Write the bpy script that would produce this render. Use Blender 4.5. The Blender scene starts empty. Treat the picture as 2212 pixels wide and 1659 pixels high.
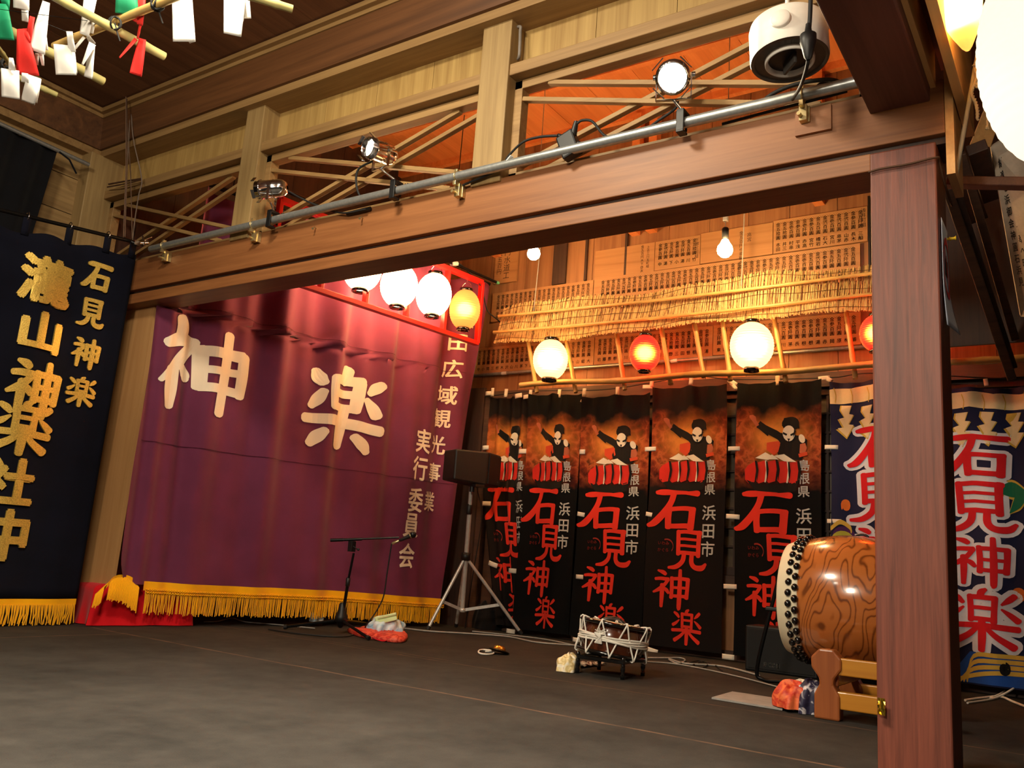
import bpy, bmesh, math, random
import numpy as np
from mathutils import Vector, Matrix
random.seed(7)
SC = bpy.context.scene
COL = SC.collection
# ------------------------------------------------------------------ camera, world, lights, exposure
W, H, F = 2212, 1659, 1859.5
_hd, _pi, _ro = [math.radians(a) for a in (55.43, 11.484, 4.158)]
CAM = Vector((0, 0, .5625))
_f = Vector((math.sin(_hd)*math.cos(_pi), math.cos(_hd)*math.cos(_pi), math.sin(_pi)))
_r0 = Vector((math.cos(_hd), -math.sin(_hd), 0)); _u0 = _r0.cross(_f)
_r = math.cos(_ro)*_r0 + math.sin(_ro)*_u0
_u = -math.sin(_ro)*_r0 + math.cos(_ro)*_u0
cd = bpy.data.cameras.new('camera'); cd.sensor_width = 36; cd.lens = F/W*36; cd.clip_start = .05
co = bpy.data.objects.new('camera', cd); COL.objects.link(co)
co.matrix_world = Matrix(((_r.x, _u.x, -_f.x, 0), (_r.y, _u.y, -_f.y, 0), (_r.z, _u.z, -_f.z, CAM.z), (0, 0, 0, 1)))
SC.camera = co
SC.view_settings.view_transform = 'Standard'
SC.view_settings.look = 'None'
SC.view_settings.gamma = 1
SC.view_settings.use_curve_mapping = False
SC.view_settings.exposure = 0.0
wd = bpy.data.worlds.new('night'); SC.world = wd; wd.use_nodes = True
wd.node_tree.nodes['Background'].inputs[0].default_value = (1, .85, .7, 1)
wd.node_tree.nodes['Background'].inputs[1].default_value = .015

def look(o, d):
    o.rotation_euler = Vector(d).to_track_quat('-Z', 'Y').to_euler()
def area(name, loc, d, sx, sy, power, col):
    l = bpy.data.lights.new(name, 'AREA'); l.shape = 'RECTANGLE'; l.size = sx; l.size_y = sy; l.energy = power; l.color = col
    o = bpy.data.objects.new(name, l); COL.objects.link(o); o.location = loc; look(o, d); return o
def spot(name, loc, d, power, col, ang, blend=.5, rad=.05):
    l = bpy.data.lights.new(name, 'SPOT'); l.energy = power; l.color = col; l.spot_size = math.radians(ang); l.spot_blend = blend; l.shadow_soft_size = rad
    o = bpy.data.objects.new(name, l); COL.objects.link(o); o.location = loc; look(o, d); return o
def point(name, loc, power, col, rad=.05):
    l = bpy.data.lights.new(name, 'POINT'); l.energy = power; l.color = col; l.shadow_soft_size = rad
    o = bpy.data.objects.new(name, l); COL.objects.link(o); o.location = loc; return o
# hall lamps out of view, plus added fills for floor and ceiling
area('hall_lamp', (1.15, 2.35, 3.36), (.12, .02, -1), .5, .5, 112, (1, .88, .66))
d_ = area('floor_fill', (1.2, 1.7, 3.38), (.02, .02, -1), .4, .4, 80, (1, .90, .74)); d_.data.spread = math.radians(85)  # added narrow fill that brightens only the front carpet
area('hall_lamp', (-1.3, 1.0, 2.5), (.85, .40, -.2), .6, .6, 120, (1, .86, .66))

point('ceiling_fill', (.5, 2.0, 2.75), 26, (1, .88, .68), .12)  # added fill that lifts the dark hall ceiling, no lantern hangs here

# ------------------------------------------------------------------ helpers
def ray(x, y): return _f + _r*((x-W/2)/F) - _u*((y-H/2)/F)
def at(x, y, ax, v):
    d = ray(x, y); return CAM + d*((v-CAM[ax])/d[ax])
def X(x, y, v): return at(x, y, 0, v)
def Y(x, y, v): return at(x, y, 1, v)
def Z(x, y, v=0.0): return at(x, y, 2, v)
def depth(p): return (Vector(p)-CAM).dot(_f)
def px(n, p): return n*depth(p)/F          # size of n photo pixels at point p
def lin(c):
    def g(v):
        v /= 255.0; return v/12.92 if v <= .04045 else ((v+.055)/1.055)**2.4
    return (g(c[0]), g(c[1]), g(c[2]), 1)

class MB:
    def __init__(s): s.v = []; s.f = []; s.m = []; s.s = []
    def add(s, vs, fs, m=0, sm=False):
        n = len(s.v); s.v += [tuple(p) for p in vs]
        for f in fs: s.f.append([i+n for i in f]); s.m.append(m); s.s.append(sm)
        return s
    def box(s, c, d, R=None, m=0):
        c = Vector(c); vs = []
        for i in (-1, 1):
            for j in (-1, 1):
                for k in (-1, 1):
                    p = Vector((i*d[0]/2, j*d[1]/2, k*d[2]/2))
                    vs.append(c+(R @ p if R else p))
        return s.add(vs, [(0, 1, 3, 2), (4, 6, 7, 5), (0, 4, 5, 1), (2, 3, 7, 6), (0, 2, 6, 4), (1, 5, 7, 3)], m)
    def b6(s, x0, x1, y0, y1, z0, z1, m=0): return s.box(((x0+x1)/2, (y0+y1)/2, (z0+z1)/2), (abs(x1-x0), abs(y1-y0), abs(z1-z0)), None, m)
    def bar(s, p, q, w, h, side=(0, 0, 1), m=0):
        p = Vector(p); q = Vector(q); t = (q-p).normalized(); a = t.cross(Vector(side)).normalized(); b = a.cross(t)
        R = Matrix((t, a, b)).transposed()
        return s.box((p+q)/2, ((q-p).length, w, h), R, m)
    def tube(s, pts, r, n=8, m=0, cap=True):
        pts = [Vector(p) for p in pts]; k = len(pts); rs = r if isinstance(r, (list, tuple)) else [r]*k
        t0 = (pts[1]-pts[0]).normalized(); a = t0.orthogonal().normalized(); vs = []; fs = []
        for i, p in enumerate(pts):
            t = (pts[min(i+1, k-1)]-pts[max(i-1, 0)])
            t = t.normalized() if t.length > 1e-9 else t0
            a = (a-t*a.dot(t)); a = a.normalized() if a.length > 1e-6 else t.orthogonal().normalized(); b = t.cross(a)
            for j in range(n):
                g = 2*math.pi*j/n; vs.append(p+a*math.cos(g)*rs[i]+b*math.sin(g)*rs[i])
        for i in range(k-1):
            for j in range(n): fs.append((i*n+j, i*n+(j+1) % n, (i+1)*n+(j+1) % n, (i+1)*n+j))
        s.add(vs, fs, m, True)
        if cap:
            s.add(vs[:n], [tuple(range(n))[::-1]], m); s.add(vs[-n:], [tuple(range(n))], m)
        return s
    def lathe(s, o, prof, axis=(0, 0, 1), n=24, m=0, sm=True, ms=None):
        o = Vector(o); t = Vector(axis).normalized(); a = t.orthogonal().normalized(); b = t.cross(a)
        vs = []; k = len(prof)
        for (r, h) in prof:
            for j in range(n):
                g = 2*math.pi*j/n; vs.append(o+t*h+(a*math.cos(g)+b*math.sin(g))*r)
        base = len(s.v); s.v += [tuple(p) for p in vs]
        for i in range(k-1):
            for j in range(n):
                s.f.append([base+i*n+j, base+i*n+(j+1) % n, base+(i+1)*n+(j+1) % n, base+(i+1)*n+j]); s.m.append(ms[i] if ms else m); s.s.append(sm)
        return s
    def grid(s, fn, nu, nv, m=0, sm=True):
        vs = [fn(i/nu, j/nv) for j in range(nv+1) for i in range(nu+1)]
        fs = [(j*(nu+1)+i, j*(nu+1)+i+1, (j+1)*(nu+1)+i+1, (j+1)*(nu+1)+i) for j in range(nv) for i in range(nu)]
        return s.add(vs, fs, m, sm)
    def poly(s, pts, m=0): return s.add(pts, [tuple(range(len(pts)))], m)
    def prism(s, pts, d, m=0):
        n = len(pts); d = Vector(d); pts = [Vector(p) for p in pts]
        s.add(pts+[p+d for p in pts], [tuple(range(n)), tuple(range(n, 2*n))[::-1]]+[(i, n+i, n+(i+1) % n, (i+1) % n) for i in range(n)], m); return s
    def sphere(s, c, r, n=16, k=10, m=0, sc=(1, 1, 1)):
        c = Vector(c)
        return s.grid(lambda a, b: c+Vector((math.cos(2*math.pi*a)*math.sin(math.pi*b)*r*sc[0], math.sin(2*math.pi*a)*math.sin(math.pi*b)*r*sc[1], -math.cos(math.pi*b)*r*sc[2])), n, k, m)
    def build(s, name, mats, parent=None, loc=None, bevel=0, solid=0, fix=True):
        o0 = Vector(WL[parent.name]) if parent else Vector(loc if loc is not None else (0, 0, 0))
        me = bpy.data.meshes.new(name); me.from_pydata([(p[0]-o0.x, p[1]-o0.y, p[2]-o0.z) for p in s.v], [], s.f)
        for mm in (mats if isinstance(mats, (list, tuple)) else [mats]): me.materials.append(mm)
        me.polygons.foreach_set('material_index', s.m); me.polygons.foreach_set('use_smooth', s.s)
        if fix:
            bm = bmesh.new(); bm.from_mesh(me); bmesh.ops.recalc_face_normals(bm, faces=bm.faces); bm.to_mesh(me); bm.free()
        me.update()
        o = bpy.data.objects.new(name, me); COL.objects.link(o)
        if parent: o.parent = parent
        else: o.location = o0
        WL[o.name] = tuple(o0)
        if solid:
            md = o.modifiers.new('solid', 'SOLIDIFY'); md.thickness = solid; md.offset = 0
        if bevel:
            md = o.modifiers.new('bevel', 'BEVEL'); md.width = bevel; md.segments = 2; md.limit_method = 'ANGLE'; md.harden_normals = False
        return o
WL = {}
def tag(o, label, cat, group=None):
    o['label'] = label; o['category'] = cat
    if group: o['group'] = group
    return o
def thing(name, label, cat, loc, group=None):
    o = bpy.data.objects.new(name, None); COL.objects.link(o); o.location = loc; o.empty_display_size = .1
    WL[o.name] = tuple(loc); return tag(o, label, cat, group)
def struct(mb, name, mats, **k):
    o = mb.build(name, mats, **k)
    if not k.get('parent'): o['kind'] = 'structure'
    return o
def lerp(a, b, t): return Vector(a)*(1-t)+Vector(b)*t
def smooth_path(pts, n=6):
    pts = [Vector(p) for p in pts]; out = []
    P = [pts[0]*2-pts[1]]+pts+[pts[-1]*2-pts[-2]]
    for i in range(1, len(P)-2):
        for j in range(n):
            t = j/n; a, b, c, d = P[i-1], P[i], P[i+1], P[i+2]
            out.append(.5*((2*b)+(c-a)*t+(2*a-5*b+4*c-d)*t*t+(3*b-a-3*c+d)*t**3))
    out.append(pts[-1]); return out

# ------------------------------------------------------------------ materials
def nt(name):
    m = bpy.data.materials.new(name); m.use_nodes = True; t = m.node_tree; return m, t, t.nodes['Principled BSDF']
def mix_rgb(t, fac, a, b, bt='MIX'):
    n = t.nodes.new('ShaderNodeMix'); n.data_type = 'RGBA'; n.blend_type = bt
    for i, v in ((0, fac), (6, a), (7, b)):
        if hasattr(v, 'links'): t.links.new(v, n.inputs[i])
        else: n.inputs[i].default_value = v
    return n.outputs[2]
def coords(t, scale, kind='Object', loc=(0, 0, 0)):
    c = t.nodes.new('ShaderNodeTexCoord'); mp = t.nodes.new('ShaderNodeMapping'); mp.inputs['Scale'].default_value = scale; mp.inputs['Location'].default_value = loc
    t.links.new(c.outputs[kind], mp.inputs[0]); return mp.outputs[0]
def noise(t, vec, sc=1, det=3, rough=.55, dist=0):
    n = t.nodes.new('ShaderNodeTexNoise'); n.inputs['Scale'].default_value = sc; n.inputs['Detail'].default_value = det
    n.inputs['Roughness'].default_value = rough; n.inputs['Distortion'].default_value = dist; t.links.new(vec, n.inputs['Vector']); return n.outputs['Fac']
def ramp(t, fac, stops):
    r = t.nodes.new('ShaderNodeValToRGB'); e = r.color_ramp.elements
    while len(e) < len(stops): e.new(.5)
    for i, (p, c) in enumerate(stops): e[i].position = p; e[i].color = c
    t.links.new(fac, r.inputs[0]); return r.outputs[0]
def bump(t, b, h, strength=.2, dist=.002):
    n = t.nodes.new('ShaderNodeBump'); n.inputs['Strength'].default_value = strength; n.inputs['Distance'].default_value = dist
    t.links.new(h, n.inputs['Height']); t.links.new(n.outputs[0], b.inputs['Normal'])
def math_n(t, op, a, b=0.0, c=0.0):
    n = t.nodes.new('ShaderNodeMath'); n.operation = op
    for i, v in enumerate((a, b, c)):
        if hasattr(v, 'links'): t.links.new(v, n.inputs[i])
        else: n.inputs[i].default_value = v
    return n.outputs[0]
def mat(name, c, rough=.6, metal=0, var=.12, sc=30, em=None, es=0, coat=0, bmp=0):
    m, t, b = nt(name); b.inputs['Roughness'].default_value = rough; b.inputs['Metallic'].default_value = metal
    c = lin(c); v = noise(t, coords(t, (1, 1, 1)), sc, 3)
    lo = tuple(x*(1-var) for x in c[:3])+(1,); hi = tuple(min(1, x*(1+var)) for x in c[:3])+(1,)
    t.links.new(ramp(t, v, [(.3, lo), (.7, hi)]), b.inputs['Base Color'])
    b.inputs['Coat Weight'].default_value = coat
    if bmp: bump(t, b, v, bmp)
    if em: b.inputs['Emission Color'].default_value = lin(em); b.inputs['Emission Strength'].default_value = es
    return m
def wood(name, c1, c2, axis=1, rough=.55, fine=22, iso=.25, coat=0, bmp=.25, lat=1.0):
    m, t, b = nt(name)
    s = [fine*lat]*3; s[axis] = fine*.045
    n1 = noise(t, coords(t, s), 1, 4, .6, .8)
    s2 = [3.0]*3; s2[axis] = .5
    n2 = noise(t, coords(t, s2, loc=(3, 7, 1)), 1, 2, .5, .4)
    s3 = [fine*5]*3; s3[axis] = fine*.15
    n3 = noise(t, coords(t, s3), 1, 2)
    a = math_n(t, 'ADD', math_n(t, 'MULTIPLY', n1, .55), math_n(t, 'ADD', math_n(t, 'MULTIPLY', n2, .3), math_n(t, 'MULTIPLY', n3, .15)))
    cr = ramp(t, a, [(.36, lin(c2)), (.62, lin(c1))])
    g = t.nodes.new('ShaderNodeNewGeometry')
    val = math_n(t, 'ADD', math_n(t, 'MULTIPLY', g.outputs['Random Per Island'], iso), 1-iso*.6)
    hv = t.nodes.new('ShaderNodeHueSaturation'); t.links.new(val, hv.inputs['Value']); t.links.new(cr, hv.inputs['Color'])
    t.links.new(hv.outputs[0], b.inputs['Base Color']); b.inputs['Roughness'].default_value = rough; b.inputs['Coat Weight'].default_value = coat
    if bmp: bump(t, b, n1, bmp, .002)
    return m
def cloth(name, c, rough=.85, var=.15, sheen=.1, weave=500):
    m, t, b = nt(name); c = lin(c)
    v = noise(t, coords(t, (1, 1, 1)), 5, 4); w = noise(t, coords(t, (weave, weave, weave)), 1, 1)
    k = math_n(t, 'ADD', math_n(t, 'MULTIPLY', v, .7), math_n(t, 'MULTIPLY', w, .3))
    lo = tuple(x*(1-var) for x in c[:3])+(1,); hi = tuple(min(1, x*(1+var)) for x in c[:3])+(1,)
    t.links.new(ramp(t, k, [(.35, lo), (.65, hi)]), b.inputs['Base Color']); b.inputs['Roughness'].default_value = rough
    b.inputs['Sheen Weight'].default_value = sheen; b.inputs['Specular IOR Level'].default_value = .2
    return m
def glow(name, c, s):
    m, t, b = nt(name); b.inputs['Base Color'].default_value = lin(c); b.inputs['Emission Color'].default_value = lin(c); b.inputs['Emission Strength'].default_value = s; return m
def paper_shell(name, c, es, tcol=None):
    # lit lantern paper: translucent, seen slightly through, and glowing from its bulb
    m, t, b = nt(name); out = t.nodes['Material Output']
    b.inputs['Base Color'].default_value = lin(c); b.inputs['Roughness'].default_value = .7
    b.inputs['Emission Color'].default_value = lin(c); b.inputs['Emission Strength'].default_value = es
    tr = t.nodes.new('ShaderNodeBsdfTranslucent'); tr.inputs[0].default_value = lin(c)
    tp = t.nodes.new('ShaderNodeBsdfRefraction'); tp.inputs['Color'].default_value = lin(tcol or c); tp.inputs['IOR'].default_value = 1.4; tp.inputs['Roughness'].default_value = .62
    m1 = t.nodes.new('ShaderNodeMixShader'); m1.inputs[0].default_value = .6
    t.links.new(b.outputs[0], m1.inputs[1]); t.links.new(tr.outputs[0], m1.inputs[2])
    m2 = t.nodes.new('ShaderNodeMixShader'); m2.inputs[0].default_value = .5
    t.links.new(m1.outputs[0], m2.inputs[1]); t.links.new(tp.outputs[0], m2.inputs[2]); t.links.new(m2.outputs[0], out.inputs[0])
    return m
M = {}
M['plankZ'] = wood('pale_plank', (186, 154, 92), (150, 116, 62), 2, .6, 18, .18)
M['plankX'] = wood('wall_board', (160, 130, 84), (124, 96, 58), 0, .6, 18, .2)
M['railY'] = wood('rail_wood', (164, 130, 82), (128, 96, 56), 1, .6, 20, .15)
M['strut'] = wood('strut_wood', (166, 138, 90), (130, 102, 62), 2, .6, 20, .12)
M['slat'] = wood('slat_wood', (170, 136, 86), (136, 102, 60), 1, .6, 20, .15)
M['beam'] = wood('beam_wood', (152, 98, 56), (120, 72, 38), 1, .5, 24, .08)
M['post'] = wood('post_wood', (128, 66, 48), (84, 40, 29), 2, .5, 46, .05, 0, .5)
M['cross'] = wood('cross_wood', (104, 58, 46), (76, 38, 30), 0, .5, 24, .1)
M['cove'] = wood('cove_wood', (112, 72, 40), (76, 46, 24), 1, .55, 16, .1)
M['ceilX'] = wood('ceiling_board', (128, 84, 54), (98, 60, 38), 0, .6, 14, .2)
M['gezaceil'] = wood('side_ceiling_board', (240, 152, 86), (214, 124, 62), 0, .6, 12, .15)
M['wallback'] = wood('back_wall_wood', (170, 120, 78), (128, 82, 50), 2, .6, 14, .25)
M['donor'] = wood('donor_board_wood', (184, 136, 88), (158, 110, 66), 1, .6, 14, .12)
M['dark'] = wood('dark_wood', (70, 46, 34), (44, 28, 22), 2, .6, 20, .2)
M['darkY'] = wood('dark_rail_wood', (84, 56, 40), (54, 34, 26), 1, .6, 20, .2)
M['door'] = wood('door_wood', (196, 150, 98), (170, 122, 74), 2, .5, 10, .1)
M['gold_light'] = wood('light_beam_wood', (214, 168, 108), (186, 138, 80), 0, .55, 18, .1)
M['bamboo'] = mat('bamboo', (186, 154, 92), .4, 0, .18, 9)
M['bambooG'] = mat('green_bamboo', (176, 166, 108), .4, 0, .15, 9)
M['black'] = mat('black_plastic', (11, 11, 12), .5)
M['blackm'] = mat('black_metal', (20, 20, 21), .3, .5)
M['rubber'] = mat('rubber', (18, 18, 18), .7)
M['steel'] = mat('galvanised_pipe', (176, 180, 180), .36, .75, .12, 60)
M['chrome'] = mat('chrome', (220, 220, 222), .12, 1, .05)
M['brass'] = mat('brass_plate', (196, 176, 128), .3, .8)
M['alu'] = mat('aluminium', (204, 200, 194), .35, .4)
M['whitep'] = mat('white_paint', (232, 228, 218), .5, 0, .05)
M['ink'] = mat('ink', (36, 20, 12), .9, 0, .1)
M['ink2'] = mat('black_ink', (26, 20, 18), .9, 0, .1)
M['white'] = cloth('white_cloth', (236, 226, 208), .85, .06)
M['red'] = cloth('red_cloth', (206, 12, 26), .85, .1)
M['gold'] = mat('gold_thread', (240, 196, 96), .42, .65, .3, 160, bmp=.6)
M['fringe'] = cloth('fringe_yellow', (246, 172, 6), .8, .14)
M['navy'] = cloth('navy_velvet', (8, 10, 25), .95, .25, 0)
M['blackcloth'] = cloth('black_cloth', (12, 12, 16), .95, .2, .05)
M['purple'] = cloth('purple_cotton', (104, 42, 70), .8, .1, .1)
M['cream'] = cloth('cream_dye', (240, 222, 196), .8, .05)
M['teal'] = cloth('teal_lining', (52, 128, 140), .8, .1)
M['redprint'] = cloth('red_print', (226, 52, 34), .8, .08)
M['greyprint'] = cloth('pale_grey_print', (196, 196, 192), .8, .06)
M['redlac'] = mat('red_lacquer', (206, 24, 20), .35, 0, .06)
M['paperw'] = mat('white_paper', (236, 234, 228), .7, 0, .03)
M['paperg'] = mat('green_paper', (0, 126, 84), .7, 0, .06)
M['paperr'] = mat('red_paper', (222, 40, 34), .7, 0, .06)
M['rope'] = cloth('white_rope', (228, 222, 210), .8, .1)
M['cablew'] = mat('grey_cable', (150, 146, 140), .5)
M['skin'] = mat('drum_skin', (228, 216, 186), .55, 0, .06, 12)
M['lacq'] = mat('brown_lacquer', (86, 42, 24), .18, 0, .3, 14, coat=.6)
M['blacklac'] = mat('black_lacquer', (14, 13, 13), .15, 0, .1, coat=.5)
M['honey'] = wood('honey_wood', (200, 136, 40), (172, 106, 28), 1, .35, 14, .1, .3)
M['standw'] = wood('stand_wood', (166, 94, 48), (132, 68, 32), 2, .35, 14, .1, .3)

# ------------------------------------------------------------------ the setting
def carpet():
    m, t, b = nt('charcoal_carpet'); vec = coords(t, (1, 1, 1))
    big = noise(t, vec, 1.6, 5, .6); fine = noise(t, vec, 260, 2); mid = noise(t, vec, 8, 5, .7)
    k = math_n(t, 'ADD', math_n(t, 'MULTIPLY', big, .45), math_n(t, 'ADD', math_n(t, 'MULTIPLY', fine, .2), math_n(t, 'MULTIPLY', mid, .35)))
    base = ramp(t, k, [(.36, lin((30, 28, 25))), (.64, lin((56, 52, 47)))])
    sx = t.nodes.new('ShaderNodeSeparateXYZ'); t.links.new(vec, sx.inputs[0])
    wob = math_n(t, 'MULTIPLY', math_n(t, 'SUBTRACT', noise(t, vec, 1.2, 2), .5), .05)
    wear = noise(t, vec, 7, 3)
    def line(sock, v, w, lo, hi, other):
        d = math_n(t, 'ABSOLUTE', math_n(t, 'SUBTRACT', math_n(t, 'ADD', sock, wob), v))
        a = math_n(t, 'LESS_THAN', d, w)
        g = math_n(t, 'MULTIPLY', math_n(t, 'GREATER_THAN', other, lo), math_n(t, 'LESS_THAN', other, hi))
        return math_n(t, 'MULTIPLY', a, g)
    x, y = sx.outputs[0], sx.outputs[1]
    l = line(x, 2.985, .009, -2, 4.9, y)
    for q in (line(x, 3.83, .006, -2, 4.9, y), line(y, 4.56, .007, 1.0, 3.0, x), line(x, 3.9, .004, 2.9, 4.8, y)):
        l = math_n(t, 'MAXIMUM', l, q)
    l = math_n(t, 'MULTIPLY', l, math_n(t, 'MULTIPLY', math_n(t, 'MULTIPLY', wear, wear), 1.5))
    t.links.new(mix_rgb(t, l, base, lin((120, 88, 66))), b.inputs['Base Color'])
    b.inputs['Roughness'].default_value = .9; b.inputs['Specular IOR Level'].default_value = .2
    bump(t, b, fine, .4, .002); return m
struct(MB().b6(-4, 6.3, -4, 6.2, -.1, 0), 'floor', carpet())

# boarded wall behind the banners (plane X = 5.95)
XW = 5.95
w = MB()
yb = -1.5
while yb < 6.2:
    wd_ = .30+.08*random.random(); w.b6(XW, XW+.03, yb, yb+wd_-.004, 1.93, 4.32); yb += wd_
struct(w, 'wall_back', M['wallback'])
w = MB()
w.b6(XW+.05, XW+.08, -1.5, 6.2, 0, 4.4)
struct(w, 'wall_back_lining', M['dark'])
w = MB()
yb = -1.5
while yb < 6.2:
    w.b6(XW-.0, XW+.03, yb, yb+.296, .05, .50); yb += .3
struct(w, 'wall_back_skirt', M['wallback'])
w = MB().b6(XW-.06, XW+.03, -1.5, 6.2, 1.86, 1.96).b6(XW-.05, XW+.03, -1.5, 6.2, .48, .56).b6(XW-.04, XW+.03, -1.5, 6.2, 0, .06)
struct(w, 'trim_1', M['darkY'])
for i in range(7):
    y0 = -.9+i*.9
    fr = MB()
    for yy in (y0, y0+.84): fr.b6(XW-.02, XW+.03, yy, yy+.05, .56, 1.86)
    fr.b6(XW-.02, XW+.03, y0, y0+.89, .56, .62).b6(XW-.02, XW+.03, y0, y0+.89, 1.81, 1.86)
    wn = struct(fr, 'window_%d' % (i+1), M['dark'], loc=(XW, y0, .56), bevel=.003)
    mu = MB()
    for k in range(1, 9): mu.b6(XW-.01, XW+.015, y0+.05, y0+.84, .62+k*.132, .635+k*.132)
    for k in (1, 2): mu.b6(XW-.012, XW+.013, y0+.04+k*.267, y0+.055+k*.267, .62, 1.81)
    mu.build('muntins', M['dark'], wn)
    MB().b6(XW+.016, XW+.022, y0+.04, y0+.85, .62, 1.82).build('pane', mat('frosted_pane', (92, 78, 62), .35), wn)
# dark boards at the curtain's far corner
w = MB()
for i in range(4): w.b6(XW-.14, XW-.11, 4.28+i*.27, 4.28+i*.27+.265, 0, 1.98)
struct(w, 'trim_2', M['dark'])
w = MB()
for x0 in (5.83, 5.87): w.b6(x0, x0+.07, 4.1 if x0 > 5.85 else 4.22, 4.2 if x0 > 5.85 else 4.28, 0, 1.9)
struct(w, 'trim_3', M['darkY'])
# side-room far wall with pale door panels (plane Y = 5.6)
w = MB()
for i in range(4): w.b6(3.0+i*.9, 3.0+i*.9+.895, 5.62, 5.65, 0, 1.95)
struct(w, 'door_1', M['door'])
struct(MB().b6(3.10, 3.13, 4.97, 5.66, .02, 2.0), 'door_2', M['door'])
w = MB().b6(3.0, 6.2, 5.60, 5.68, 1.95, 2.05)
for i in range(12): w.b6(3.0+i*.27, 3.0+i*.27+.267, 5.63, 5.66, 2.05, 4.32)
struct(w, 'wall_left', M['dark'])
# hall wall to the left: level boards above the hanging cloths
w = MB()
for i in range(5): w.b6(-2.5, 2.9, 5.74, 5.77, 1.9+i*.255, 1.9+i*.255+.25)
struct(w, 'wall_hall', M['plankX'])
w = MB().b6(-2.5, 2.9, 5.76, 5.8, 0, 1.9)
struct(w, 'wall_hall_lower', M['door'])
# panels between the transom rail and the cornice (plane X = 3.1)
w = MB()
bays = [(4.145, 5.62), (2.38, 3.985), (.602, 2.21)]
for (a, b_) in bays:
    n = max(2, round((b_-a)/.36)); s_ = (b_-a)/n
    for k in range(n): w.b6(3.1, 3.12, a+k*s_+.0015, a+(k+1)*s_-.0015, 2.85, 3.13)
struct(w, 'wall_upper', M['plankZ'])
struct(MB().b6(3.125, 3.14, .4, 5.7, 2.85, 4.3), 'wall_upper_lining', M['dark'])
# cornice: fascia, carved cove, top strip; along the stage opening and, mitred, along the left wall
def cornice(prof_a, name, m):
    # prof: list of (inset from the corner line, z); swept along X=2.94-inset then Y=5.66-inset
    def ring(e):
        if e == 0: return [(2.94-i, -2.5, z) for i, z in prof_a]
        if e == 1: return [(2.94-i, 5.66-i, z) for i, z in prof_a]
        return [(-2.5, 5.66-i, z) for i, z in prof_a]
    w = MB(); n = len(prof_a)
    for (p, q) in ((0, 1), (1, 2)):
        w.add(ring(p)+ring(q), [(i, (i+1) % n, n+(i+1) % n, n+i) for i in range(n)])
    return struct(w, name, m)
cornice([(0, 3.105), (-.25, 3.105), (-.25, 3.155), (0, 3.155)], 'trim_4', M['railY'])
cornice([(.02, 3.155), (.05, 3.365), (-.2, 3.365), (-.2, 3.155)], 'trim_5', M['cove'])
cornice([(.06, 3.365), (.06, 3.39), (.09, 3.39), (.09, 3.42), (-.2, 3.42), (-.2, 3.365)], 'trim_6', M['railY'])
w = MB(); yb = -2.5
while yb < 5.7:
    w.b6(-2.5, 2.98, yb, yb+.296, 3.43, 3.45); yb += .3
w.b6(-2.5, 2.98, -2.5, 5.7, 3.452, 3.47)
struct(w, 'ceiling', M['ceilX'])
w = MB()
for xx in (.55, 1.75): w.b6(xx, xx+.035, -2.5, 5.6, 3.39, 3.43)
struct(w, 'trim_7', M['ceilX'])
# ceiling of the side room, boards along X, battens along Y
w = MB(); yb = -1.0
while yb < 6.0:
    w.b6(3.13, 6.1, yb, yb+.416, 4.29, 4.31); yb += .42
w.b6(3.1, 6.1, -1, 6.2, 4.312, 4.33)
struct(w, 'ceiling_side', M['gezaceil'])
w = MB()
for xx in (4.2, 5.2, 5.9): w.b6(xx, xx+.05, -1, 6.0, 4.23, 4.29)
for yy in (.6, 1.5, 2.8, 2.95, 4.3): w.b6(5.87, 5.95, yy, yy+.07, 3.2, 4.25)
struct(w, 'trim_8', M['gezaceil'])
struct(MB().b6(3.0, 6.3, -1.53, -1.5, 0, 4.33), 'wall_right', M['dark'])

# ------------------------------------------------------------------ post, beam, struts, lattices
t = thing('wooden_post', 'thick red-brown wooden post standing at the right of the stage', 'post', (3.1, .495, 0))
MB().b6(3.0, 3.21, .39, .602, 0, 2.06).build('shaft', M['post'], t, bevel=.006)
t = thing('gold_foil', 'crumpled scrap of gold foil stuck on the red-brown post', 'foil', X(1905, 1528, 2.99))
c = X(1905, 1528, 2.99); g = MB()
rr = random.Random(3)
pts = [[(c.x-.003-rr.random()*.009, c.y+.011-.022*i/4, c.z+.028-.05*j/5) for i in range(5)] for j in range(6)]
g.add([p for r_ in pts for p in r_], [(j*5+i, j*5+i+1, j*5+i+6, j*5+i+5) for j in range(5) for i in range(4)])
g.build('foil_sheet', mat('gold_foil', (230, 190, 70), .2, .95, .2, 200), t, solid=.001)
t = thing('wooden_beam', 'long heavy wooden beam spanning the stage opening on the post', 'beam', (3.05, 2.9, 2.08))
MB().b6(3.0, 3.15, .36, 5.9, 2.085, 2.29).build('upper_board', M['beam'], t, bevel=.004)
MB().b6(3.03, 3.19, .36, 5.9, 2.06, 2.085).build('recess', M['dark'], t)  # dark wood stands in for the shade in this gap
MB().b6(3.005, 3.19, .6, 5.9, 1.995, 2.062).build('lower_rail', M['beam'], t, bevel=.004)
for i, (y0, y1, lb) in enumerate(((2.21, 2.38, 'square wooden strut on the beam between second and third lattice openings'), (3.985, 4.145, 'square wooden strut on the beam behind the silver spotlight pair'), (5.62, 5.92, 'square corner strut beside the dark hanging cloth'))):
    tag(MB().b6(2.985 if i < 2 else 2.86, 3.12, y0, y1, 2.27 if i < 2 else 1.9, 3.11).build('wooden_strut', M['strut'], loc=(3.05, y0, 2.27), bevel=.005), lb, 'strut')
bl = ['beside the left corner', 'behind the two silver spotlights', 'behind the bright lamp and the white fan']
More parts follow.
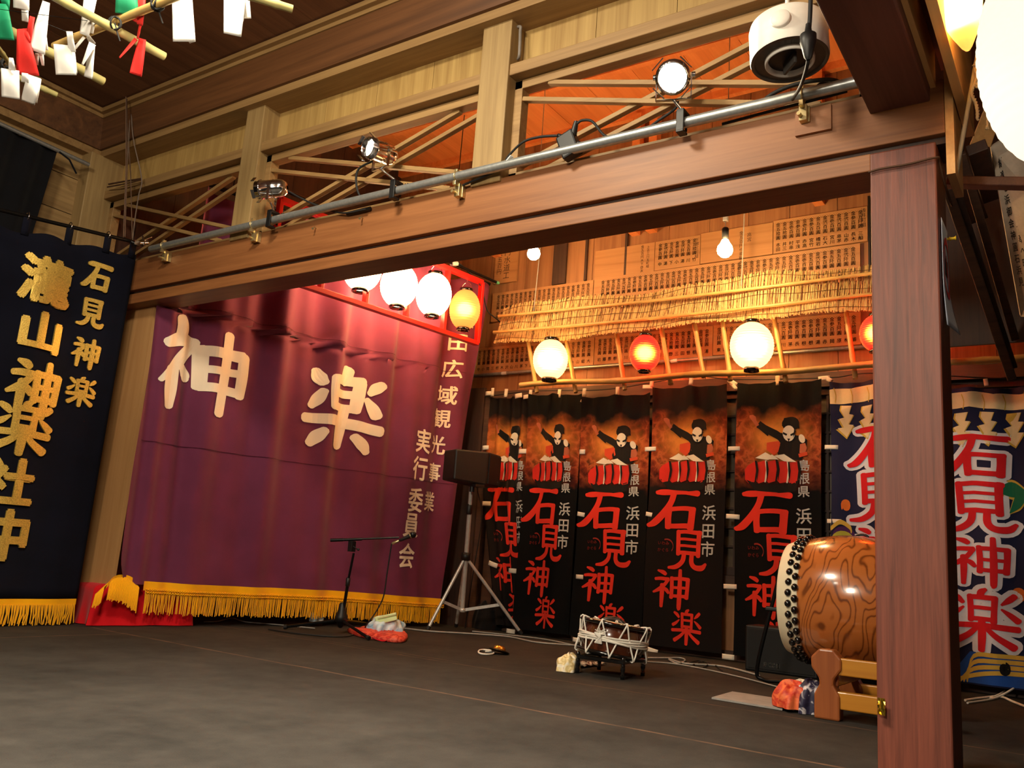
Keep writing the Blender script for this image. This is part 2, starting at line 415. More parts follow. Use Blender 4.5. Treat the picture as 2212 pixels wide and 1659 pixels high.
for (a, b_), s_ in zip(bays, bl):
    tag(MB().b6(2.995, 3.1, a, b_, 2.81, 2.87).build('transom_rail', M['railY'], loc=(3.05, a, 2.81), bevel=.004), 'level wooden rail under the pale boards '+s_, 'rail', 'rails above the lattices')
    t = thing('transom_lattice', 'open wooden lattice of crossed slat pairs '+s_, 'lattice', (3.1, (a+b_)/2, 2.29), 'lattices above the beam')
    z0, z1 = 2.30, 2.805; e = .045
    MB().b6(3.05, 3.11, a, a+e, z0, z1).b6(3.05, 3.11, b_-e, b_, z0, z1).b6(3.05, 3.11, a, b_, z1-e, z1).b6(3.05, 3.11, a, b_, z0, z0+.03).build('frame', M['railY'], t, bevel=.003)
    ya, yc, za, zc = a+e, b_-e, z0+.03, z1-e
    for k, (p, q) in enumerate((((yc, zc-.05), (ya+.14, za)), ((yc-.14, zc), (ya, za+.05)), ((yc, za+.05), (ya+.14, zc)), ((yc-.14, za), (ya, zc-.05)))):
        xx = 3.07 if k < 2 else 3.09
        MB().bar((xx, p[0], p[1]), (xx, q[0], q[1]), .022, .03, (1, 0, 0)).build('slat', M['slat'], t, bevel=.002)
tag(MB().b6(-.5, 3.0, .403, .6, 2.21, 2.45).build('wooden_crossbeam', M['cross'], loc=(1, .5, 2.21), bevel=.006), 'dark brown crossbeam running from the post toward the viewer', 'beam')
# boards beyond the crossbeam: pale strip painting its lantern-lit side, recess and pale plate
struct(MB().b6(-.5, 3.0, .385, .402, 2.26, 2.62), 'trim_9', M['gold_light'])
struct(MB().b6(-.5, 3.14, .33, .384, 2.40, 3.45), 'trim_10', M['cross'])
struct(MB().b6(-.5, 3.3, .30, .329, 2.2, 3.45), 'trim_11', M['gold_light'])
struct(MB().b6(2.998, 3.21, .333, .359, 1.93, 2.75), 'trim_12', M['gold_light'])

for x, y, lb in ((784, 471, 'small bent nail in the beam face left of the middle bracket'), (683, 493, 'small bent nail in the beam face right of the second bracket')):
    p = X(x, y, 2.998); tag(MB().tube([p+Vector((.01, 0, 0)), p+Vector((-.012, 0, .002)), p+Vector((-.03, -.008, -.014))], .003, 6).tube([p+Vector((-.03, -.008, -.014)), p+Vector((-.032, -.0085, -.0155))], .0065, 8).build('bent_nail', M['brass'], loc=p), lb, 'nail')
tag(MB().tube(smooth_path([X(1112, 60, 3.04), X(1124, 58, 3.03), X(1124, 70, 3.03), X(1122, 118, 3.03), X(1118, 130, 3.06)]), .008, 8).build('conduit', mat('grey_conduit', (120, 112, 104), .5), loc=X(1124, 90, 3.03)), 'short grey conduit running down beside the strut top', 'conduit')

# ------------------------------------------------------------------ pipe on the beam with brackets
t = thing('steel_pipe', 'galvanised steel pipe clamped along the top of the beam', 'pipe', (2.95, 2.7, 2.3))
P0, P1 = Vector((2.945, 4.86, 2.312)), Vector((2.945, .63, 2.318))
MB().tube([lerp(P0, P1, k/12) for k in range(13)], .022, 14).build('tube', M['steel'], t)
for xx in (355, 548, 988, 1737):
    y = X(xx, {355: 556, 548: 515, 988: 425, 1737: 245}[xx], 2.96).y
    b = MB().b6(2.955, 2.985, y-.010, y+.018, 2.222, 2.285).b6(2.975, 2.999, y-.016, y-.010, 2.222, 2.285).b6(2.93, 2.985, y-.004, y+.012, 2.27, 2.292)
    b.tube([(2.945+.0245*math.cos(g), y, 2.315+.0245*math.sin(g)) for g in [2*math.pi*k/14 for k in range(15)]], .004, 6)
    b.tube([(2.96, y+.012, 2.24), (2.93, y+.012, 2.24)], .008, 8).b6(2.935, 2.955, y-.003, y+.013, 2.335, 2.352)
    bo = b.build('bracket', M['brass'], t, bevel=.001)
    if xx == 1737: MB().b6(2.985, 2.999, y-.09, y+.04, 2.18, 2.28).build('backing_plate', M['beam'], bo)

def spotlight(base, head, aim, label, lit, L=.15, R=.05):
    base = Vector(base); head = Vector(head); aim = Vector(aim).normalized()
    t = thing('spotlight', label, 'spotlight', base, 'spotlights on the steel pipe')
    c = MB()
    prof = [(.012, -L*.55), (R*.6, -L*.53), (R*.9, -L*.42), (R, -L*.3), (R, L*.30), (R*1.12, L*.31), (R*1.12, L*.36), (R*1.0, L*.37), (R*1.0, L*.5), (R*.9, L*.5), (R*.88, L*.25)]
    c.lathe(head, prof, aim, 20)
    c.lathe(head, [(R*1.02, -L*.12), (R*1.05, -L*.1), (R*1.02, -L*.08)], aim, 20)
    can = c.build('can', M['chrome'], t)
    s = aim.cross(Vector((0, 0, 1))).normalized(); up = s.cross(aim)
    gf = MB()
    for k in range(4):
        g = math.pi/4+k*math.pi/2; d = s*math.cos(g)+up*math.sin(g)
        gf.bar(head+aim*L*.51+d*R*1.25-d.cross(aim)*R*.5, head+aim*L*.51+d*R*1.25+d.cross(aim)*R*.5, .004, .018, tuple(aim))
    gf.build('filter_holder', M['chrome'], can)
    MB().lathe(head+aim*L*.26, [(0, .012), (R*.5, .009), (R*.86, 0)], aim, 20).build('lens', glow('spot_glass_lit', (255, 238, 205), lit) if lit else mat('spot_glass', (210, 200, 180), .1), can)
    y = MB()
    piv = head-aim*L*.05; low = piv+Vector((0, 0, -R*1.7))
    for sg in (-1, 1): y.bar(piv+s*sg*R*1.12, low+s*sg*R*1.12, .014, .004, tuple(s))
    y.bar(low-s*R*1.12, low+s*R*1.12, .014, .004, (0, 0, 1))
    for sg in (-1, 1): y.tube([piv+s*sg*R*1.1, piv+s*sg*R*1.35], .012, 8)
    y.tube([low, base+Vector((0, 0, .05))], .006, 8)
    y.build('yoke', M['chrome'], t)
    k = MB()
    k.b6(base.x-.034, base.x-.026, base.y-.016, base.y+.016, base.z-.045, base.z+.05).b6(base.x-.034, base.x+.03, base.y-.016, base.y+.016, base.z+.036, base.z+.05).b6(base.x-.034, base.x+.012, base.y-.016, base.y+.016, base.z-.05, base.z-.04)
    k.tube([base+Vector((.03, 0, .04)), base+Vector((.03, 0, -.02))], .006, 8)
    k.build('clamp', M['black'], t, bevel=.002)
    kb = MB()
    for q in range(3):
        g = q*2.1; kb.bar(base+Vector((.04, -.03, .03))-Vector((0, math.cos(g), math.sin(g)))*.022, base+Vector((.04, -.03, .03))+Vector((0, math.cos(g), math.sin(g)))*.022, .01, .012, (1, 0, 0))
    kb.tube([base+Vector((.035, .0, .03)), base+Vector((.035, -.03, .03))], .006, 8)
    kb.build('knob', M['black'], t)
    return t
# silver can turned away to the left; lit can; glaring lamp near the post
b1 = X(588, 487, 2.945); h1 = X(586, 408, 2.93)
spotlight((2.945, b1.y, 2.315), h1, (-.45, .9, -.1), 'silver spotlight on the pipe turned away to the left', 0, .17)
b2 = X(855, 423, 2.945); h2 = X(822, 328, 2.9)
spotlight((2.945, b2.y, 2.315), h2, (-.93, .12, -.1), 'silver spotlight on the pipe with a lit round lens, aimed into the hall', 14, .17, .052)
b3 = X(1475, 277, 2.945); h3 = X(1456, 165, 2.9)
spotlight((2.945, b3.y, 2.315), h3, Vector(CAM)-h3+Vector((.4, .5, .1)), 'glaring spotlight on the pipe right of the black power box', 170, .15, .062)
a2 = Vector((-.93, .12, -.25)); spot('spot_beam', h2+a2.normalized()*.1, a2, 60, (1, .88, .68), 70)
a3 = Vector((-.75, -.6, -.35)); spot('spot_beam', h3+a3.normalized()*.1, a3, 60, (1, .82, .55), 120, .6)

def cable(name, label, pts, r=.005, m='rubber', n=6, cat='cable', group=None, sm=6):
    p = smooth_path(pts, sm)
    return tag(MB().tube(p, r, n).build(name, M[m], loc=p[0]), label, cat, group)
cable('power_cable', 'black cable looping from the power box up and along the pipe to the glaring lamp', [X(1245, 268, 2.95), X(1258, 260, 2.95), X(1280, 263, 2.95), X(1305, 292, 2.95), X(1335, 302, 2.96), X(1370, 298, 2.97), X(1420, 262, 2.97), X(1458, 235, 2.96), X(1465, 215, 2.94)], .006)
cable('power_cable', 'black cable with a white tag rising from the pipe to the power box', [X(1000, 400, 2.97), X(1075, 367, 2.96), X(1100, 335, 2.95), X(1130, 307, 2.94), X(1165, 296, 2.94), X(1205, 293, 2.94)], .006)
tag(MB().bar(X(1092, 354, 2.94), X(1106, 337, 2.935), .004, .022, (1, 0, 0)).build('cable_tag', M['paperw'], loc=X(1098, 345, 2.94)), 'small white paper tag wrapped on the black cable', 'tag')
cable('power_cable', 'black cable hanging in a loop below the lit silver spotlight', [X(812, 345, 2.93), X(775, 365, 2.94), X(770, 400, 2.95), X(785, 430, 2.96), X(830, 426, 2.96), X(880, 400, 2.97), X(940, 398, 2.97), X(990, 385, 2.97)], .006)
cable('power_cable', 'black cable trailing right from the silver spotlight turned away', [X(622, 412, 2.93), X(650, 428, 2.95), X(690, 446, 2.97), X(740, 460, 2.97), X(790, 452, 2.97)], .005)
cable('power_cable', 'black cable arching over the pipe end beside the white fan', [X(1640, 230, 2.97), X(1665, 205, 2.96), X(1720, 182, 2.95), X(1790, 172, 2.94), X(1830, 185, 2.95)], .008)
cable('power_cable', 'black cable looping twice over the pipe end by the crossbeam', [X(1752, 200, 2.97), X(1775, 180, 2.96), X(1800, 178, 2.95), X(1812, 190, 2.95), X(1795, 197, 2.97), X(1770, 205, 2.98)], .007)
cable('power_cable', 'black cable lying behind the pipe on the beam top', [X(1560, 268, 2.99), X(1650, 244, 2.99), X(1750, 218, 2.99), X(1830, 197, 2.99)], .006)
t = thing('power_box', 'black multi-socket power box resting behind the pipe', 'power box', (2.98, X(1235, 320, 2.98).y, 2.29))
a, b_ = X(1210, 300, 2.96), X(1255, 335, 2.96)
MB().bar(X(1222, 292, 2.96), X(1238, 338, 2.96), .05, .085, (0, 1, 0)).build('body', M['black'], t, bevel=.008)
for q in ((1205, 293, 1222, 300), (1245, 262, 1238, 292), (1268, 318, 1250, 312)):
    MB().tube([X(q[0], q[1], 2.95), X(q[2], q[3], 2.955)], [.010, .016], 10).build('plug', M['black'], t)
cable('inline_plug', 'black inline plug connector lying on the beam under the lit spotlight', [X(790, 432, 2.965), X(822, 420, 2.965)], .014, 'black', 8, 'plug', None, 1)
cable('inline_plug', 'flat black connector lying on the beam between both silver spotlights', [X(750, 462, 2.985), X(800, 450, 2.985)], .010, 'black', 8, 'plug', None, 1)
# white fan hung above the pipe
fc = X(1704, 100, 2.72); fv = (fc-CAM).normalized(); fu = (_u-fv*_u.dot(fv)).normalized(); ax = (fu*-.80-fv*.6+_r*.05).normalized()
t = thing('electric_fan', 'white drum-shaped electric fan hung between crossbeam and lattice', 'fan', fc)
R_ = px(82, fc)
f_ = MB().lathe(fc, [(0, -.085), (R_*.88, -.085), (R_*.97, -.078), (R_, -.062), (R_, .052), (R_*.985, .058)], ax, 56).build('shell', M['whitep'], t)
g = MB().lathe(fc, [(R_*.985, .058), (R_*.9, .060), (R_*.89, .052)], ax, 56).lathe(fc, [(R_*.9, .045), (R_*.55, .045)], ax, 56)
s = ax.orthogonal().normalized(); s2 = ax.cross(s)
for k in range(64):
    d = s*math.cos(k*math.pi/32)+s2*math.sin(k*math.pi/32); g.bar(fc+d*R_*.6+ax*.052, fc+d*R_*.9+ax*.052, .003, .014, tuple(d.cross(ax)))
g.build('grille', mat('grey_vent', (84, 80, 74), .5), t)
MB().lathe(fc, [(R_*.64, .045), (R_*.63, .066), (R_*.6, .070), (R_*.55, .062), (R_*.54, .05)], ax, 48).build('inner_ring', M['whitep'], t)
MB().lathe(fc, [(R_*.56, .050), (0, .054)], ax, 40).build('hub', M['black'], t)
MB().bar(fc+ax*.056-s*.04, fc+ax*.056+s*.04, .07, .012, tuple(s2)).build('hub_plate', mat('dark_grey_plate', (58, 55, 52), .4), t, bevel=.004)
up = (Vector((0, 0, 1))-ax*ax.z).normalized(); front = (CAM-fc).normalized()
dd = (front-ax*front.dot(ax)).normalized()
dd = (dd-_r*.18); dd = (dd-ax*dd.dot(ax)).normalized()
MB().lathe(fc+dd*R_*.985-ax*.015, [(0, .014), (R_*.23, .014), (R_*.25, .010), (R_*.25, -.03)], dd, 28).build('dial', M['whitep'], t)
MB().tube([fc-ax*.13, fc-ax*.10+Vector((.05, 0, .7))], .008, 10).build('hanging_rod', M['whitep'], t)
pc = X(1750, 0, 2.6)
cable('fan_cable', 'black cable with a fat plug hanging before the white fan', [X(1752, -25, 2.55), X(1750, 30, 2.55), X(1748, 60, 2.55)], .007)
t = thing('hanging_plug', 'fat black plug and cable hanging in front of the white fan', 'plug', X(1746, 60, 2.55))
MB().lathe(X(1746, 52, 2.55), [(.008, 0), (.012, -.03), (.026, -.04), (.026, -.07), (.02, -.09), (.013, -.12), (.006, -.13)], (0, 0, 1), 16).build('body', M['black'], t)
MB().tube(smooth_path([X(1746, 110, 2.55), X(1744, 140, 2.57), X(1730, 185, 2.7), X(1712, 215, 2.93)]), .006, 8).build('cord', M['rubber'], t)

# ------------------------------------------------------------------ lettering
_fc = bpy.data.curves.new('glyph', 'FONT'); _fo = bpy.data.objects.new('glyph', _fc); COL.objects.link(_fo)
_GL = {}
def glyph(ch, bold=0.0, res=3, cut=0):
    key = (ch, bold, res, cut)
    if key in _GL: return _GL[key]
    _fc.body = ch; _fc.offset = bold; _fc.resolution_u = res; _fc.size = 1
    bpy.context.view_layer.update()
    dg = bpy.context.evaluated_depsgraph_get()
    me = bpy.data.meshes.new_from_object(_fo.evaluated_get(dg))
    bm = bmesh.new(); bm.from_mesh(me); bpy.data.meshes.remove(me)
    bmesh.ops.remove_doubles(bm, verts=bm.verts, dist=1e-5)
    if cut:
        for axis in (0, 1):
            for k in range(0, cut+1):
                co_ = [0, 0, 0]; no_ = [0, 0, 0]; co_[axis] = k/cut-.12; no_[axis] = 1
                bmesh.ops.bisect_plane(bm, geom=bm.verts[:]+bm.edges[:]+bm.faces[:], plane_co=co_, plane_no=no_)
    bm.verts.index_update()
    vs = [(v.co.x, v.co.y+.12) for v in bm.verts]; fs = [tuple(v.index for v in f.verts) for f in bm.faces]
    bm.free(); _GL[key] = (vs, fs); return _GL[key]
def put_glyph(mb, ch, fn, u, v, w, h, m=1, bold=0.0, res=3, cut=0):
    # unit square of the glyph -> (u..u+w, v..v+h) of the surface fn
    vs, fs = glyph(ch, 0.0, res, cut)
    for dx, dy in ([(0, 0)] if not bold else [(bold*math.cos(g*math.pi/3), bold*math.sin(g*math.pi/3)) for g in range(6)]):
        mb.add([fn(u+(x+dx)*w, v+(y+dy)*h) for x, y in vs], fs, m)
# brush-drawn characters: strokes as (x, y, half width) lists in the unit square
BR = {
'石': [[(.18, .93, .05), (.3, .95, .075), (.6, .96, .065), (.98, .93, .075)], [(.5, .92, .06), (.45, .7, .06), (.32, .42, .07), (.15, .16, .075), (.03, .08, .05)],
       [(.42, .52, .06), (.41, .3, .06), (.42, .06, .06)], [(.4, .52, .06), (.6, .54, .055), (.92, .53, .06)], [(.89, .54, .07), (.88, .3, .065), (.86, .05, .07)], [(.42, .1, .06), (.86, .1, .065)]],
'見': [[(.24, .97, .055), (.25, .7, .055), (.26, .38, .055)], [(.24, .95, .05), (.5, .96, .05), (.84, .95, .06)], [(.8, .97, .065), (.79, .7, .06), (.79, .36, .06)],
       [(.26, .77, .035), (.78, .77, .035)], [(.26, .6, .035), (.78, .6, .035)], [(.26, .42, .05), (.8, .42, .05)], [(.42, .42, .055), (.38, .2, .06), (.22, .06, .06), (.02, .03, .035)],
       [(.62, .42, .055), (.62, .18, .06), (.72, .07, .065), (.9, .07, .07), (1.0, .17, .035)]],
'神': [[(.12, .97, .03), (.25, .93, .06), (.32, .88, .05)], [(.06, .73, .045), (.2, .75, .05), (.4, .74, .055)], [(.4, .73, .05), (.3, .58, .05), (.16, .45, .055), (.01, .36, .03)],
       [(.24, .58, .06), (.24, .3, .06), (.23, -.02, .045)], [(.27, .5, .04), (.36, .44, .055), (.42, .36, .04)],
       [(.5, .79, .055), (.51, .5, .055), (.5, .24, .055)], [(.5, .76, .05), (.7, .77, .05), (.96, .76, .055)], [(.95, .77, .06), (.94, .5, .055), (.92, .25, .06)], [(.52, .52, .04), (.92, .52, .04)], [(.52, .29, .045), (.92, .29, .05)],
       [(.73, 1.0, .05), (.73, .5, .065), (.72, .0, .06), (.71, -.08, .03)]],
'楽': [[(.56, 1.0, .03), (.5, .95, .055), (.48, .88, .05)], [(.34, .88, .045), (.35, .65, .045), (.35, .46, .045)], [(.33, .86, .045), (.68, .86, .045)], [(.68, .87, .05), (.67, .65, .045), (.66, .45, .05)], [(.35, .68, .035), (.66, .68, .035)], [(.35, .49, .04), (.66, .49, .04)],
       [(.08, .9, .035), (.17, .84, .05), (.24, .76, .035)], [(.04, .52, .05), (.14, .58, .045), (.25, .68, .02)], [(.94, .92, .05), (.86, .84, .05), (.77, .76, .02)], [(.77, .68, .02), (.87, .6, .045), (.98, .5, .055)],
       [(.02, .36, .05), (.5, .38, .05), (.98, .36, .055)], [(.5, .48, .055), (.5, .2, .06), (.49, -.04, .05)], [(.43, .34, .04), (.3, .2, .05), (.1, .06, .06)], [(.56, .34, .04), (.7, .2, .05), (.92, .05, .065)]]}
def stroke(mb, pts, fn, m=1, step=.05, extra=0.0, dens=5, grow=1.0):
    # pts: (x, y, half width) in the surface's own coordinates
    P = [Vector((p[0], p[1], p[2])) for p in pts]
    if len(P) == 2: P = [P[0], (P[0]+P[1])/2, P[1]]
    S = smooth_path(P, dens)
    w0 = S[0].z*grow+extra; t = (S[1]-S[0]); t.z = 0; t.normalize()
    t1 = (S[-1]-S[-2]); t1.z = 0; t1.normalize()
    rows = []
    def row(c, t, w): n = Vector((-t.y, t.x, 0)); rows.append([(c.x+n.x*w*k, c.y+n.y*w*k) for k in (-1, -.5, 0, .5, 1)])
    for q in (.25, .6, .88): row(S[0]-t*w0*.75*math.cos(q*math.pi/2), t, w0*math.sin(q*math.pi/2))
    for i, p in enumerate(S):
        tt = S[min(i+1, len(S)-1)]-S[max(i-1, 0)]; tt.z = 0
        row(p, tt.normalized() if tt.length > 1e-9 else t, p.z*grow+extra)
    w1 = S[-1].z*grow+extra
    for q in (.88, .6, .25): row(S[-1]+t1*w1*.75*math.cos(q*math.pi/2), t1, w1*math.sin(q*math.pi/2))
    mb.add([fn(a, b) for r_ in rows for a, b in r_], [(i*5+j, i*5+j+1, i*5+j+6, i*5+j+5) for i in range(len(rows)-1) for j in range(4)], m)
def put_brush(mb, ch, fn, u, v, w, h, m=1, extra=0.0, grow=1.0, dens=5):
    g = lambda a, b: fn(u+a*w, v+b*h)
    for st in BR[ch]: stroke(mb, st, g, m, extra=extra, grow=grow, dens=dens)

# ------------------------------------------------------------------ purple stage curtain
CO = Vector((3.06, 4.92, 0)); CT = Vector((1, -.22, 0)).normalized(); CN = Vector((-CT.y, CT.x, 0))*-1
def cur_hit(x, y, off=0.0):
    d = ray(x, y); o = CO+CN*off; k = (o-CAM).dot(CN)/d.dot(CN); p = CAM+d*k
    return (p-CO).dot(CT), p.z
def wav(s, z):
    top = min(1, max(0, (z-.3)/2.2))
    a = .016+.034*top
    w = a*(math.sin(s*15+.6*math.sin(z*1.3))+.6*math.sin(s*27+1.3+.8*z)) + .008*math.sin(s*6+z*2)
    w += .02*math.exp(-((s-.1)/.25)**2)*math.sin(s*46+z*1.5)
    w += .010*math.exp(-((z-.32)/.12)**2)*math.sin(s*9+2)
    return w
def cur(s, z, off=0.0):
    lean = .05*max(0, z-.4)/2*(s/2.5)
    return CO+CT*s+CN*(wav(s, z)+off+lean)+Vector((0, 0, z))
S_R = cur_hit(948, 1300)[0]
ZB = cur_hit(500, 1277)[1]
t = thing('stage_curtain', 'large purple stage curtain with big cream characters and yellow fringe', 'curtain', CO+Vector((.9, -.2, .05)))
S_L0 = cur_hit(261, 1150)[0]
def s_left(z):
    if z > 2.0: return .22
    return S_L0+.008*math.sin(z*5)+.07*math.exp(-((z-.22)/.10)**2)
def z_bot(s): return .255-.022*s-.006*math.sin(s*3.1)
cb = MB()
def cfn(u, v):
    z0 = None
    zb = z_bot(u*S_R); z = zb+(2.86+.03*math.cos(u*40)-zb)*v; s0 = s_left(z); sr = S_R+.16*max(0, (z-.2))/2.6
    return cur(s0+(sr-s0)*u, z)
cb.grid(cfn, 190, 70)
cl = lambda s, z: cur(s, z, .006)
zx, zy = (lambda q: 280+q/2.836), (lambda q: 600+q/2.836)
KAMI = [[(330, 245, 35), (345, 300, 46), (330, 350, 40)], [(235, 395, 32), (330, 372, 45), (430, 395, 38)], [(415, 405, 38), (345, 475, 40), (285, 540, 36), (192, 622, 16)], [(272, 560, 45), (258, 680, 45), (250, 780, 30)], [(338, 540, 24), (362, 585, 38), (366, 612, 32)],
 [(455, 430, 38), (447, 550, 36), (438, 665, 34)], [(450, 440, 36), (600, 470, 36), (700, 492, 40)], [(712, 495, 42), (700, 610, 42), (680, 725, 36)], [(470, 558, 26), (700, 594, 26)], [(440, 664, 30), (560, 682, 30), (690, 716, 30)], [(610, 360, 38), (588, 560, 38), (548, 830, 38)]]
RAKU = [[(1158, 565, 26), (1170, 605, 38), (1190, 640, 26)], [(1192, 690, 20), (1160, 740, 32), (1125, 780, 22)], [(1355, 565, 40), (1340, 605, 44), (1330, 630, 40)], [(1255, 615, 30), (1250, 700, 30), (1248, 790, 28)], [(1245, 620, 28), (1340, 628, 30), (1430, 645, 34)], [(1422, 650, 34), (1405, 740, 34), (1390, 815, 28)], [(1260, 702, 26), (1400, 720, 26)], [(1255, 785, 26), (1385, 805, 26)],
 [(1530, 665, 28), (1500, 685, 34), (1470, 712, 20)], [(1452, 750, 20), (1480, 800, 34), (1500, 850, 34)], [(1085, 852, 30), (1300, 880, 34), (1520, 945, 34)], [(1330, 800, 38), (1300, 920, 44), (1284, 1025, 36)], [(1190, 935, 24), (1150, 970, 36), (1110, 1010, 26)], [(1385, 975, 26), (1425, 1025, 38), (1445, 1070, 24)]]
pw = (Vector(cur(*cur_hit(600, 850)))-CAM).dot(_f)/F/2.836
for CH, ks, kw in ((KAMI, 1.06, .88), (RAKU, 1.2, 1.03)):
    for st in CH:
        q = []
        for (a, b, wd_) in st:
            s_, z_ = cur_hit(zx(a), zy(b), .03); q.append((s_/ks, z_, wd_*pw*kw))
        stroke(cb, q, lambda a, b: cl(a*ks, b), 1, dens=9)
for ch, x, y in (('浜', 1000, 690), ('田', 985, 740), ('広', 976, 797), ('域', 967, 853), ('観', 958, 903), ('光', 950, 960), ('事', 942, 1020), ('業', 931, 1083), ('実', 912, 953), ('行', 905, 1012), ('委', 895, 1080), ('員', 886, 1133), ('会', 877, 1200)):
    s_, z_ = cur_hit(x, y, .02); w_ = .135 if x > 925 else .165
    k_ = w_*1.2
    put_glyph(cb, ch, cl, s_-w_/2, z_-k_/2, w_, k_, 1, .02, 3, 6)
# sewn seams
for (y0, y1) in ((656, 815), (937, 1046)):
    x0, x1 = ((470, 960) if y0 < 700 else (315, 879))
    a_, b_ = cur_hit(x0, y0), cur_hit(x1, y1); zz = (a_[1]+b_[1])/2
    stroke(cb, [(.05+k*.25, zz, .0022) for k in range(11)], cl, 2, dens=8)
MB().tube([cur(.05, 2.9), cur(S_R+.25, 2.9)], .018, 10).tube([cur(.4, 2.9), cur(.4, 4.29)], .004, 5).tube([cur(S_R-.3, 2.9), cur(S_R-.3, 4.29)], .004, 5).build('curtain_rod', M['blackm'], t)
# pale worn spot low on the cloth
s_, z_ = cur_hit(633, 1124); 
cb.build('cloth', [M['purple'], M['cream'], cloth('seam_thread', (70, 16, 40))], t, fix=False)
MB().grid(lambda u, v: cur(S_R+.004+.16*max(0, (z_bot(S_R)+(2.85-z_bot(S_R))*v-.2))/2.6+.02*u, z_bot(S_R)+(2.85-z_bot(S_R))*v, -.03), 2, 40).build('lining', M['teal'], t)
fb = MB(); rr = random.Random(5)
def fr_cord(mb, p, q, r=.0036):
    mid = lerp(p, q, .5)+Vector((rr.uniform(-.004, .004), rr.uniform(-.004, .004), 0)); mb.tube([p, mid, q], [r, r, r*.85], 4)
s_ = .22
fb.grid(lambda u, v: cur(.2+(S_R-.2)*u, z_bot(.2+(S_R-.2)*u)-.03+.055*v, .012), 140, 2)
for row in range(2):
    k = .22
    while k < S_R:
        z = z_bot(k)
        fb.tube([cur(k, z-.02-row*.016, .017), cur(k+.012, z-.03-row*.016, .02), cur(k+.024, z-.02-row*.016, .017)], .0035, 4); k += .014
while s_ < S_R:
    z = z_bot(s_); l_ = .165+rr.uniform(-.012, .01); dx = rr.uniform(-.006, .006)
    fr_cord(fb, cur(s_, z-.03, .014), cur(s_+dx, max(.03, z-l_), .014+rr.uniform(-.004, .004))); s_ += rr.uniform(.0066, .0098)
fb.build('fringe', M['fringe'], t, fix=False)
# bunched corner of the fringe lying on the red box
bf = MB()
pk = [Y(215, 1275, 4.93), Y(238, 1252, 4.93), Y(268, 1247, 4.92), Y(292, 1262, 4.90)]
cr = smooth_path(pk, 8)
for i in range(len(cr)-1):
    for q in range(2):
        p = lerp(cr[i], cr[i+1], q/2)+Vector((0, -.02, 0)); f_ = (i+q/2)/(len(cr)-1)
        if .22 < f_ < .34: continue
        L_ = .10+.07*f_+rr.uniform(-.01, .01)
        out = Vector((-.05*(1-f_), -.03, 0))
        bf.tube([p, p+out+Vector((0, 0, -.02)), p+out*1.3+Vector((0, 0, -L_))], [.004, .004, .003], 4)
bf.grid(lambda u, v: cr[min(len(cr)-1, int(u*(len(cr)-1)))]+Vector((0, -.022-.012*math.sin(u*9), .015-.025*v)), 24, 2)
bf.build('fringe_corner', M['fringe'], t, fix=False)

# red cloth-covered box under the curtain corner
t = thing('covered_box', 'low box covered with bright red cloth beneath the curtain corner', 'box', (3.3, 5.1, 0))
bx = MB()
a0 = Vector((3.01, 4.985, 0)); ux = CT; uy = Vector((-CT.y, CT.x, 0)); LX, LY, HZ = .62, .42, .23
def boxcloth(u, v):
    # v 0..1: hem -> top edge -> top centre; u around the perimeter
    per = [(0, 0), (LX, 0), (LX, LY), (0, LY)]; q = u*4; i = int(q) % 4; f_ = q-int(q) if u < 1 else 0
    a = Vector(per[i]); b = Vector(per[(i+1) % 4]); p = a*(1-f_)+b*f_; c = Vector((LX/2, LY/2))
    if v < .6:
        k = v/.6; fl = (1-k)**2*(.02+.012*math.sin(u*70)+.012*math.sin(u*31)); d = (p-c).normalized(); p = p+d*fl; z = HZ*k*.97+.004
    else:
        k = (v-.6)/.4; p = p+(c-p)*(k**1.2); z = HZ*.97+.02*min(1, k*4)
    return a0+ux*p.x+uy*p.y+Vector((0, 0, z))
bx.grid(boxcloth, 96, 16)
bx.build('cloth_cover', M['red'], t)

# ------------------------------------------------------------------ dark gold-lettered hanging at the left
DB = 5.05
xr_t, xr_b = Y(289, 560, DB).x, Y(168, 1300, DB).x
ztop0, ztop1 = Y(0, 490, DB).z, Y(289, 552, DB).z
t = thing('hanging_cloth', 'navy velvet hanging with gold embroidered characters and yellow fringe', 'banner', (2.3, DB, .03))
XL = 1.45
def dbf(x, z, off=0.0):
    return Vector((x, DB-off+.012*math.sin(x*9+z)+.010*math.sin(x*17+1), z))
def dcl(u, v):
    x = XL+(2.965-XL)*u; zt = ztop0+(ztop1-ztop0)*max(0, min(1, (x-2.12)/.84))+.012*math.cos(x*21); return dbf(x, .14+(zt-.14)*v)
cb = MB().grid(dcl, 70, 30)
cb.build('cloth', M['navy'], t, fix=False, solid=.006)
gl = MB()
def gput(ch, x, y, wpx, hpx, brush=False, b=.03):
    p = Y(x, y, DB); k = px(1, p); w_ = wpx*k*1.13; h_ = hpx*k
    tmp = MB()
    if brush and ch in BR: put_brush(tmp, ch, lambda a, c: dbf(a, c, .012), p.x-w_/2, p.z-h_/2, w_, h_, 0, grow=1.35)
    else: put_glyph(tmp, ch, lambda a, c: dbf(a, c, .012), p.x-w_/2, p.z-h_/2, w_, h_, 0, b*1.25, 3, 5)
    tmp.build('gold_character', M['gold'], t, solid=.010)
for ch, x, y, w_, h_, br in (('瀧', 98, 608, 100, 105, 0), ('山', 85, 717, 92, 90, 0), ('神', 70, 838, 98, 112, 1), ('楽', 45, 922, 108, 108, 1), ('社', 14, 1040, 100, 105, 0), ('中', 8, 1155, 96, 112, 0),
                           ('石', 208, 598, 52, 58, 1), ('見', 196, 676, 50, 60, 1), ('神', 184, 762, 52, 60, 1), ('楽', 173, 845, 54, 60, 1)):
    gput(ch, x, y, w_, h_, br, .035)
fb = MB()
